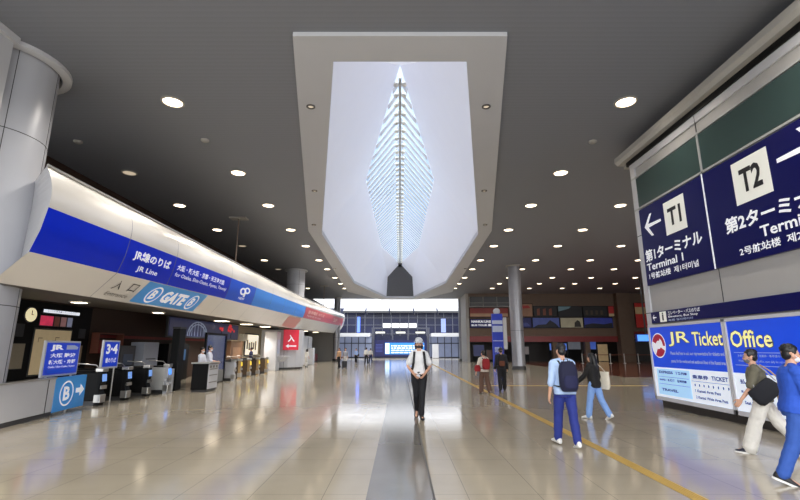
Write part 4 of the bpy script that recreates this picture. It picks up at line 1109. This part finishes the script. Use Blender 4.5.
# navy strip
t = wall_board('direction_strip', 'long narrow navy strip with small arrow and lift symbol', 13.07, 3.6, 2.28, 2.6, NAVY)
arrow_l(12.88, 2.44, .1, t, True)
MB().box(x-.002, x+.006, 12.32, 12.62, 2.3, 2.58).build('white_square', SQ, t)
m = MB(); m.box(x-.006, x, 12.44, 12.5, 2.34, 2.5); m.ell((x-.003, 12.47, 2.53), (.003, .03, .025), 10, 6); m.build('figure_symbol', LETK, t)
rt('エレベーター・バスのりば', 12.22, 10.9, 2.47, 2.57, LETW, t, .01)
rt('Elevators, Bus Stop', 12.22, 11.0, 2.38, 2.45, LETW, t, .01)
rt('电梯 엘리베이터', 12.22, 11.2, 2.3, 2.36, LETS, t, .01)
# ticket office posters
FRAMEW = mat('poster_frame_white', (208, 208, 214), .35)
RB = mat('royal_blue_poster', (14, 68, 206), .3, 0, .04, 8, (14, 68, 206), .35)
PW = mat('poster_pale', (226, 234, 246), .4, 0, .03, 8, (226, 234, 246), .3)
PB = mat('poster_light_blue', (164, 206, 244), .4, 0, .04, 8, (164, 206, 244), .35)
def office(lb, ya, yb):
    t = thing('ticket_office_panel', lb, 'sign')
    m = MB()
    m.box(XR-.05, XR+.04, yb, ya, .2, .3); m.box(XR-.05, XR+.04, yb, ya, 2.17, 2.24)
    m.box(XR-.05, XR+.04, ya-.07, ya, .2, 2.24); m.box(XR-.05, XR+.04, yb, yb+.05, .2, 2.24)
    m.build('frame', FRAMEW, t, bevel=.006)
    MB().box(XR-.02, XR+.04, yb+.05, ya-.07, 1.08, 2.17).build('blue_panel', RB, t)
    MB().box(XR-.02, XR+.04, yb+.05, ya-.07, .3, 1.08).build('white_panel', PW, t)
    return t
X2 = XR-.026
t = office('left ticket office panel reading JR Ticket with round red emblem', 13.3, 10.2)
# emblem: white disc, crimson quarters
def disc(yc, zc, r, m_, name, xx, a0=0, a1=2*PI, k=28, ri=0.):
    mb = MB(); P = []
    for i in range(k+1):
        a = a0+(a1-a0)*i/k
        P.append((xx, yc+math.cos(a)*r, zc+math.sin(a)*r*1.0)); P.append((xx, yc+math.cos(a)*ri, zc+math.sin(a)*ri))
    mb.add(P, [(2*i, 2*i+1, 2*i+3, 2*i+2) for i in range(k)]); return mb.build(name, m_, t)
CRIM = mat('crimson_print', (206, 30, 70), .4)
ed = disc(12.86, 1.67, .34, LETW, 'emblem_disc', X2, ri=.001)
disc(12.86, 1.67, .31, CRIM, 'emblem_ring', X2-.003, .35*PI, 1.02*PI, ri=.2)
disc(12.86, 1.67, .31, CRIM, 'emblem_quarter', X2-.004, .12*PI, .62*PI, ri=.13)
disc(12.86, 1.67, .31, CRIM, 'emblem_quarter', X2-.004, 1.15*PI, 1.7*PI, ri=.1)
rt('JR', 12.38, 11.45, 1.63, 2.03, mat('grey_outline', (110, 106, 90), .5), t, .035, X2)
rt('JR', 12.36, 11.47, 1.645, 2.015, LETY, t, .005, X2-.003)
rt('Ticket', 11.37, 10.27, 1.64, 2.0, MATS['grey_outline'], t, .035, X2)
rt('Ticket', 11.35, 10.29, 1.655, 1.985, LETY, t, .012, X2-.003)
rt('Please feel free to ask our representative for tickets and', 12.35, 10.3, 1.4, 1.51, LETS, t, .03, X2)
rt('passes, for the westbound and eastbound lines of the Kansai area', 12.35, 10.3, 1.2, 1.31, LETS, t, .03, X2)
MB().box(X2-.001, X2+.006, 11.65, 13.1, .36, 1.04).build('blue_box', PB, t)
for (y0, y1, z0, z1, s) in ((13.0, 12.35, .92, .99, 'EXPRESS'), (12.25, 11.75, .92, .99, '特急列車'), (13.0, 12.3, .72, .79, 'RAPID・新快速'), (12.2, 11.8, .72, .79, '普通列車'), (12.95, 12.2, .46, .53, 'TRAVEL')):
    rt(s, y0, y1, z0, z1, LETB, t, .04, X2-.004)
for (y0, y1, z0, z1, s) in ((11.55, 10.95, .86, .96, '乗車券'), (10.85, 10.3, .86, .96, 'TICKET'), (11.5, 10.3, .68, .75, '・・・・・・・・'), (11.5, 10.6, .55, .62, '1 Kansai Area Pass'), (11.5, 10.4, .4, .47, '2 Kansai Wide Area Pass')):
    rt(s, y0, y1, z0, z1, LETB, t, .03, X2-.002)
m = MB()
for z in (.64, .83): m.box(X2-.002, X2+.002, 11.7, 13.05, z, z+.008)
m.box(X2-.002, X2+.002, 10.25, 11.6, .8, .808); m.build('ruled_line', LETB, t)
t = office('right ticket office panel reading Office', 10.18, 5.4)
rt('Office', 10.06, 8.9, 1.6, 1.98, MATS['grey_outline'], t, .035, X2)
rt('Office', 10.04, 8.92, 1.615, 1.965, LETY, t, .012, X2-.003)
m = MB()
for z in (1.5, 1.24): m.box(X2-.002, X2+.004, 8.55, 10.0, z, z+.012)
m.build('ruled_line', LETS, t)
rt('JR乗車券・特急券・定期券・新幹線のりつぎ', 9.9, 8.6, 1.41, 1.47, LETS, t, .01, X2)
rt('Welcome to the ticket office, open daily for rail passes', 9.9, 8.6, 1.3, 1.36, LETS, t, .01, X2)
for (y0, y1, z0, z1, s) in ((9.95, 9.3, .86, .96, '払い戻し'), (9.95, 9.2, .66, .73, 'Refund, Change'), (9.9, 9.2, .45, .52, 'Seat Reservation'), (7.8, 6.2, .8, 1.0, '営業時間')):
    rt(s, y0, y1, z0, z1, LETB, t, .03, X2)

# ------------------------------------------------------------------ far right wing details
def wall_pic(lb, x0, x1, z0, z1, fn, base, cat='poster', e=.35):
    t = thing('billboard', lb, cat, (x0, 53.98, z0)); W = x1-x0; Hh = z1-z0
    MB().box(0, W, -.12, 0, 0, Hh).build('frame', BLACK, t)
    MB().box(.06, W-.06, -.14, -.12, .06, Hh-.06).build('picture', base, t)
    fn(t, W, Hh); return t
def hill(t, W, Hh, c, pts, nm='picture_shape'):
    MB().poly([(W*a, -.15, Hh*b) for a, b in pts]).build(nm, c, t)
pm = lambda n, c, e=.1: mat(n, tuple(int(q*.75) for q in c), .5, 0, .4, 1.5, c, e)
wall_pic('upper far billboard with a brown night scene', 15.85, 18.7, 5.2, 6.5, lambda t, W, h: [hill(t, W, h, pm('p_rust', (120, 60, 40)), [(.15+.25*k, .15), (.27+.25*k, .15), (.27+.25*k, .8), (.15+.25*k, .7)]) for k in range(3)], pm('p_black', (24, 22, 22)))
wall_pic('upper far billboard with pale sweep over black', 18.75, 21.7, 5.2, 6.5, lambda t, W, h: hill(t, W, h, pm('p_sweep', (110, 140, 150)), [(.03, .5), (.45, .75), (.55, .95), (.03, .95)]), pm('p_black2', (16, 16, 20)))
wall_pic('upper far billboard with dim brown lights', 21.75, 24.7, 5.2, 6.5, lambda t, W, h: [hill(t, W, h, pm('p_dimbrown', (70, 54, 40)), [(.1+.2*k, .2), (.2+.2*k, .2), (.2+.2*k, .6), (.1+.2*k, .6)]) for k in range(4)], pm('p_black3', (22, 22, 24)))
wall_pic('lower far billboard, plain deep blue at the left end', 14.1, 15.6, 3.9, 5.15, lambda t, W, h: hill(t, W, h, pm('p_blue2', (60, 70, 140)), [(.1, .1), (.9, .2), (.6, .5), (.1, .4)]), pm('p_blue', (24, 28, 96)))
wall_pic('lower far billboard with blue mountain view', 15.65, 18.9, 3.9, 5.15, lambda t, W, h: hill(t, W, h, pm('p_mount', (20, 22, 34)), [(.03, .05), (.97, .05), (.85, .4), (.65, .75), (.5, .35), (.2, .3)]), pm('p_sky', (80, 96, 170)))
wall_pic('lower far billboard with cream ground and dark tree', 18.95, 21.7, 3.9, 5.15, lambda t, W, h: hill(t, W, h, pm('p_tree', (40, 36, 30)), [(.6, .1), (.9, .1), (.85, .6), (.75, .75), (.62, .5)]), pm('p_cream', (186, 178, 150)))
wall_pic('lower far billboard with blue harbour lights', 21.75, 25.2, 3.9, 5.15, lambda t, W, h: hill(t, W, h, pm('p_harb', (16, 18, 30)), [(.03, .05), (.97, .05), (.97, .5), (.7, .35), (.3, .45), (.03, .3)]), pm('p_night', (50, 62, 160)))
wall_pic('tan and red map board left of the upper billboards', 13.3, 15.8, 5.2, 6.8, lambda t, W, h: hill(t, W, h, pm('p_red', (160, 40, 40)), [(.3, .6), (.9, .65), (.8, .85), (.3, .8)]), pm('p_tan', (150, 110, 84)))
wall_pic('red board right of the upper billboards', 24.75, 25.5, 5.2, 6.5, lambda t, W, h: hill(t, W, h, pm('p_creamb', (190, 170, 130)), [(.08, .05), (.92, .05), (.92, .3), (.08, .3)]), pm('p_red2', (170, 36, 34)))
wall_pic('shop board with red header at the far right', 27.9, 31.2, 3.9, 6.9, lambda t, W, h: (hill(t, W, h, pm('p_cream3', (176, 152, 110)), [(.02, .55), (.98, .55), (.98, .82), (.02, .82)]), hill(t, W, h, pm('p_blue4', (50, 56, 150)), [(.5, .08), (.98, .08), (.98, .5), (.5, .5)])), pm('p_red3', (176, 40, 34)))
t = wall_pic('tan and red shop sign over the blue sign at the far left of the wing', 8.25, 12.9, 5.15, 6.3, lambda t, W, h: hill(t, W, h, pm('p_tan2', (176, 140, 110)), [(.02, .08), (.98, .08), (.98, .4), (.02, .4)]), pm('p_redb', (140, 50, 40)))
text('関西空港 グルメ', lambda u, v: Vector((.3+3.2*u, -.155, .58+.42*v)), DRED, t, .03)
t = wall_pic('deep blue sign with white lettering at the far left of the wing', 8.25, 11.4, 3.9, 5.0, lambda t, W, h: None, pm('p_blue5', (26, 32, 110)))
text('NANKAI LINE', lambda u, v: Vector((.2+2.3*u, -.155, .62+.28*v)), LETW, t, .04)
text('BUS TOUR 案内', lambda u, v: Vector((.2+2.7*u, -.155, .2+.28*v)), LETW, t, .04)
# upper gallery opening
t = thing('gallery_window', 'dark upper gallery window at the left of the far wall', 'window', (8.25, 53.98, 6.35))
MB().box(0, 5.0, -.1, 0, 0, 1.25).build('recess', mat('gallery_dark', (50, 50, 52), .3), t)
m = MB()
for k in range(4): m.box(k*1.65, k*1.65+.06, -.16, -.1, 0, 1.25)
m.box(0, 5.0, -.16, -.1, .05, .12); m.box(0, 5., -.16, -.1, .5, .54); m.build('rail', GREY, t)
# vertical banner pylon beside the column
t = thing('banner_pylon', 'tall blue and white vertical sign pylon left of the free column', 'sign', (8.1, 38, 0))
MB().box(-.45, .45, -.08, .08, .05, 4.4).build('board', mat('pylon_blue', (44, 66, 190), .4, 0, .3, 2), t, bevel=.01)
for z, hh in ((2.9, .5), (3.55, .3), (2.15, .06)): MB().box(-.42, .42, -.1, -.08, z, z+hh).build('white_band', mat('pylon_white', (190, 200, 226), .4, 0, .1, 6), t)
MB().ell((.0, 0, 4.6), (.3, .06, .28), 16, 9).build('round_symbol', mat('pylon_round', (196, 200, 208), .4), t, True)
MB().box(.52, .78, -.05, .05, 1.5, 4.1).build('side_board', mat('pylon_side', (200, 200, 200), .4), t)
MB().box(-.55, .55, -.25, .25, 0, .06).build('base', DGREY, t)
MB().box(.45, .52, -.03, .03, 1.6, 4.0).build('bracket', STEEL, t)
text('国際線', lambda u, v: Vector((-.3+.6*u, -.092, 1.2+.5*v)), LETS, t, .03)
# shops under the red band
def shop_unit(lb, x0, x1, z0, z1, c, e, y=56.9, cat='display'):
    e *= .6
    t = thing('shop_display', lb, cat, (x0, y, z0))
    MB().box(0, x1-x0, -.15, .05, 0, z1-z0).build('case', DGREY, t)
    if z0 > 0: MB().box(.05, x1-x0-.05, -.12, .05, -z0, 0).build('stand', BLACK, t)
    MB().box(.05, x1-x0-.05, -.18, -.15, .05, z1-z0-.05).build('panel', mat('shop_%d_%d_%d' % c, c, .4, 0, .25, 3, c, e), t)
for lb, x0, x1, z0, z1, c, e in (('lit blue shop screen behind the man with the navy backpack', 18.4, 20.6, 1.3, 2.2, (80, 120, 210), .7), ('grey lit shop panel next to the blue shop screen', 20.7, 22.3, 1.4, 2.5, (120, 124, 134), .35),
        ('second blue shop screen beside the beige door', 22.9, 24.2, 1.4, 2.5, (70, 100, 190), .5), ('beige lit shop door at the far wall', 24.3, 25.6, 0, 2.1, (176, 150, 112), .35), ('pale shop poster under the red band at left', 15.0, 15.9, .8, 1.8, (150, 140, 140), .2),
        ('narrow beige shop door at the right of the far wall', 27.4, 28.2, 0, 2.4, (160, 140, 108), .35), ('dim blue shop poster behind the pylon', 9.0, 10.4, .6, 2.0, (44, 48, 100), .3), ('warm shop shelf at the far left shop', 10.6, 11.4, .2, 1.4, (90, 60, 50), .3)):
    shop_unit(lb, x0, x1, z0, z1, c, e)
t = thing('hanging_display', 'lit blue hanging display left of the sign wall end', 'sign', (21.6, 42, 1.9))
MB().box(0, 1.9, -.12, .12, .25, .95).build('case', mat('disp_case', (30, 60, 150), .4), t, bevel=.03)
MB().box(.1, 1.8, -.14, -.12, .32, .88).build('screen', SCRS, t)
m = MB(); m.box(.9, 1.0, -.05, .05, .95, H-1.9); m.build('hanger', DGREY, t)
# belt railings
m0 = None
for i, x in enumerate((19.5, 21.0, 22.5, 24.0, 25.5, 27.0, 28.5)):
    lb = 'steel barrier post with brown rail before the far shops, number %s from the left' % ('one', 'two', 'three', 'four', 'five', 'six', 'seven')[i]
    if m0 is None:
        m0 = thing('barrier_post', lb, 'barrier', (x, 49.5, 0), group='barrier posts before the far shops')
        MB().lathe((0, 0, 0), [(.16, 0), (.16, .03), (.03, .05), (.03, .95), (.045, .95), (.045, 1.0)], 12).build('post', STEEL, m0, True)
        MB().box(.045, 1.455, -.015, .015, .85, .92).build('rail', mat('rail_brown', (110, 60, 44), .5), m0)
    else: dup(m0, (x, 49.5, 0), lb)
# wall reflection on the right floor, painted as a red-brown sheet
rz = mat('red_brown_reflection', (112, 66, 52), .1, 0, .12, 3, spec=.7)
struct(MB().box(12.6, 36, 26, 54, 0, .004).build('floor_right_reflection', rz), 'reddish brown sheet on the floor, painted reflection of the far wall')

# ------------------------------------------------------------------ far glazed hall
YF = 77.
struct(MB().box(-16, 20, YF+1, YF+1.3, 8.3, 14).build('wall_far_upper', mat('bright_white', (236, 236, 238), .6, 0, .01)), 'bright white bulkhead over the far glazing')
struct(MB().box(-16, -12, 60.2, YF+1, 0, 8.2).build('wall_far_left', GREY))
struct(MB().box(10.9, 20, 58, YF+1, 0, 8.3).build('wall_far_right', GREY))
struct(MB().box(-16, 20, YF+.9, YF+1.0, 0, 8.3).build('wall_far', mat('blue_glazing', (36, 40, 66), .3, 0, .6, .35, spec=.3)), 'dark blue glazed facade at the end of the hall')
m = MB()
for i in range(15): x = -10.5+i*1.5; m.box(x-.05, x+.05, YF+.7, YF+.9, 3.6, 7.4)
for z in (3.9, 5.4, 6.6): m.box(-11, 11, YF+.75, YF+.9, z, z+.08)
struct(m.build('window_8', mat('mullion_grey', (96, 98, 112), .4)), 'grid of mullions on the far glazed facade')
m = MB()
for k, (a, b) in enumerate(((-9.6, -5.9), (-5.7, -1.9), (-1.7, 2.2), (2.4, 6.2), (6.4, 10.4))):
    t = thing('glass_awning', ('outer left', 'inner left', 'middle', 'inner right', 'outer right')[k]+' segment of the grey awning across the far facade', 'awning', (a, YF-.5, 7.3))
    MB().rings([[Vector((x, y, z)) for y, z in ((0, .35), (0, .45), (1.2, .95), (1.2, .85))] for x in (0, b-a)]).build('canopy', mat('awning_grey', (150, 152, 160), .4), t)
    MB().box(0, b-a, -.05, .05, .1, .42).build('gutter', DGREY, t)
    MB().tube([(.1, 0, .3), (.1, 1.2, -.1)], .05, 6).build('bracket', STEEL, t, True)
for k, (c, x) in enumerate((((150, 150, 160), -2.9), ((200, 200, 205), -1.4), ((206, 206, 210), 0), ((196, 200, 206), 1.5))):
    t = thing('lit_panel', 'white lit panel above the portal, '+('leftmost', 'second from left', 'third from left', 'rightmost')[k], 'panel', (x, YF+.6, 5.0))
    MB().box(0, 1.3, -.02, .1, 0, .7).build('panel', mat('lit_panel_white', (225, 226, 222), .5, 0, .05, 1, (225, 228, 230), .7), t)
    MB().box(-.04, 1.34, .0, .08, .7, .76).build('frame', DGREY, t)
t = thing('blue_light_column', 'narrow bright blue lit column high on the left of the far facade', 'light', (-7.3, YF+.6, 4.2))
MB().box(0, .5, 0, .15, 0, 2.6).build('tube', mat('blue_light', (90, 120, 230), .4, 0, .2, 2, (90, 120, 240), .8), t); MB().box(-.05, .55, .02, .18, 2.6, 2.7).build('cap', DGREY, t)
t = thing('blue_light_column', 'narrow pale blue lit column on the right of the far facade', 'light', (7.0, YF+.6, 4.2))
MB().box(0, .8, 0, .15, 0, 2.3).build('tube', mat('blue_light2', (120, 134, 190), .4, 0, .2, 2, (120, 134, 200), .5), t); MB().box(-.05, .85, .02, .18, 2.3, 2.4).build('cap', DGREY, t)
# portal with big screen
t = thing('display_portal', 'dark steel portal carrying the wide blue information screen', 'display', (0, 74, 0))
PG = mat('portal_grey', (74, 76, 88), .4, .3)
for x in (-4.35, 4.55): MB().box(x-.22, x+.22, -.2, .2, 0, 4.75).build('post', PG, t)
for x in (-1.2, 1.3): MB().box(x-.12, x+.12, -.1, .1, 2.8, 4.6).build('hanger', PG, t)
MB().box(-4.6, 4.8, -.22, .22, 4.6, 4.85).build('beam', PG, t)
MB().box(-4.1, 4.3, -.15, .15, .3, 2.85).build('screen_housing', SCRD, t)
MB().box(-2.4, 3.9, -.18, -.15, .62, 2.42).build('screen', SCRB, t)
m = MB()
random.seed(5)
for z in (.8, 1.15, 1.5, 1.85):
    x0 = -1.4
    while x0 < 3.4:
        wd = .2+random.random()*.5; m.box(x0, x0+wd, -.19, -.18, z, z+.18); x0 += wd+.12
m.build('screen_rows', LETW, t)
MB().box(-2.35, -1.7, -.19, -.18, .7, 2.35).build('screen_side_bar', mat('screen_pale', (190, 220, 250), .4, 0, .02, 1, (190, 220, 250), .8), t)
m = MB(); random.seed(2)
for k in range(6): m.box(-3.9+.0, -2.8, -.16, -.15, 1.0+.22*k, 1.06+.22*k)
m.build('side_rows', mat('side_rows_dim', (70, 80, 160), .4), t)
for k, x in enumerate((-3.2, .1, 3.3)):
    t2 = thing('lamp_box', 'small white lamp box hanging in the portal, '+('left', 'middle', 'right')[k], 'lamp', (x, 74.3, 3.95))
    MB().box(-.75, .75, -.1, .1, 0, .22).build('diffuser', mat('lampbox_white', (235, 235, 225), .5, 0, 0, 1, (235, 235, 225), .7), t2)
    MB().box(-.8, .8, -.08, .08, .22, .3).build('housing', DGREY, t2)
    MB().tube([(0, 0, .3), (0, 0, .66)], .03, 6).build('rod', DGREY, t2)
# side soffits & doors
for s, a, b in ((-1, -11.9, -4.7), (1, 4.9, 10.8)):
    nm = 'left' if s < 0 else 'right'
    struct(MB().box(a, b, 72, YF+.9, 3.55, 3.85).build('ceiling_far_'+nm, WHITE), f'low white soffit {nm} of the portal')
    struct(MB().box(a, b, 71.9, 72, 3.35, 3.9).build('trim_%d' % (12+s), WHITE), 'white soffit edge')
    struct(MB().box(a, b, YF+.5, YF+.6, 0, 3.55).build('window_%d' % (10+s), mat('bright_doors', (150, 160, 186), .15, 0, .35, .7, (150, 162, 200), .22)), f'pale glazed doors {nm} of the portal')
    m = MB()
    k = a+.3
    while k < b-.2: m.box(k-.06, k+.06, YF+.35, YF+.5, 0, 3.4); k += 1.15
    m.box(a, b, YF+.35, YF+.5, 2.3, 2.45); m.box(a, b, YF+.35, YF+.5, 0, .15)
    struct(m.build('door_%d' % (2+s), mat('door_frame_dark', (62, 68, 84), .4)), f'dark door frames {nm} of the portal')
t = thing('service_cabinet', 'white cabinet standing right of the display portal', 'cabinet', (5.6, 73, 0))
MB().box(-.5, .5, -.3, .3, .05, 2.2).build('body', WHITE, t, bevel=.03)
MB().box(-.45, .45, -.26, .26, 0, .05).build('base', DGREY, t)
t = thing('banner_stand', 'white and blue banner at the right edge of the far hall', 'banner', (9.0, 63, 0))
MB().box(-.55, .55, -.06, .06, .05, 3.2).build('board', mat('banner_white', (200, 206, 226), .4), t)
MB().box(-.4, .4, -.07, -.06, .4, 1.2).build('blue_print', BLUE2, t); MB().box(-.4, .4, -.07, -.06, 2.0, 2.5).build('blue_print', LBLUE, t)
MB().box(-.6, .6, -.2, .2, 0, .05).build('base', DGREY, t)


# ------------------------------------------------------------------ lights of the place, and added fill under the canopy
def spot(x, y, z, e, col=(1, .93, .83), size=2.6, blend=.9, r=.2):
    l = bpy.data.lights.new('downlight_beam', 'SPOT'); l.energy = e; l.color = col; l.spot_size = size; l.spot_blend = blend; l.shadow_soft_size = r; l.specular_factor = .15
    o = bpy.data.objects.new('downlight_beam', l); COL.objects.link(o); o.location = (x, y, z); return o
for y in rows:
    for x in cols:
        if -10 < x < 24: spot(x, y, H-.08, SPOT_E*(2.1 if x < 0 else .5))
for y in (-2, 2, 6.3):
    for x in (-6, 6): spot(x, y, H-.08, SPOT_E)
for y in (13.5, 18): spot(-9.6, y, 2.75, 60)  # added fill below the near soffit
for y in (24.5, 28.5, 32.2, 41, 49): spot(-9.95, y, 2.8, 260)  # added fill that brightens the golden gates and beyond
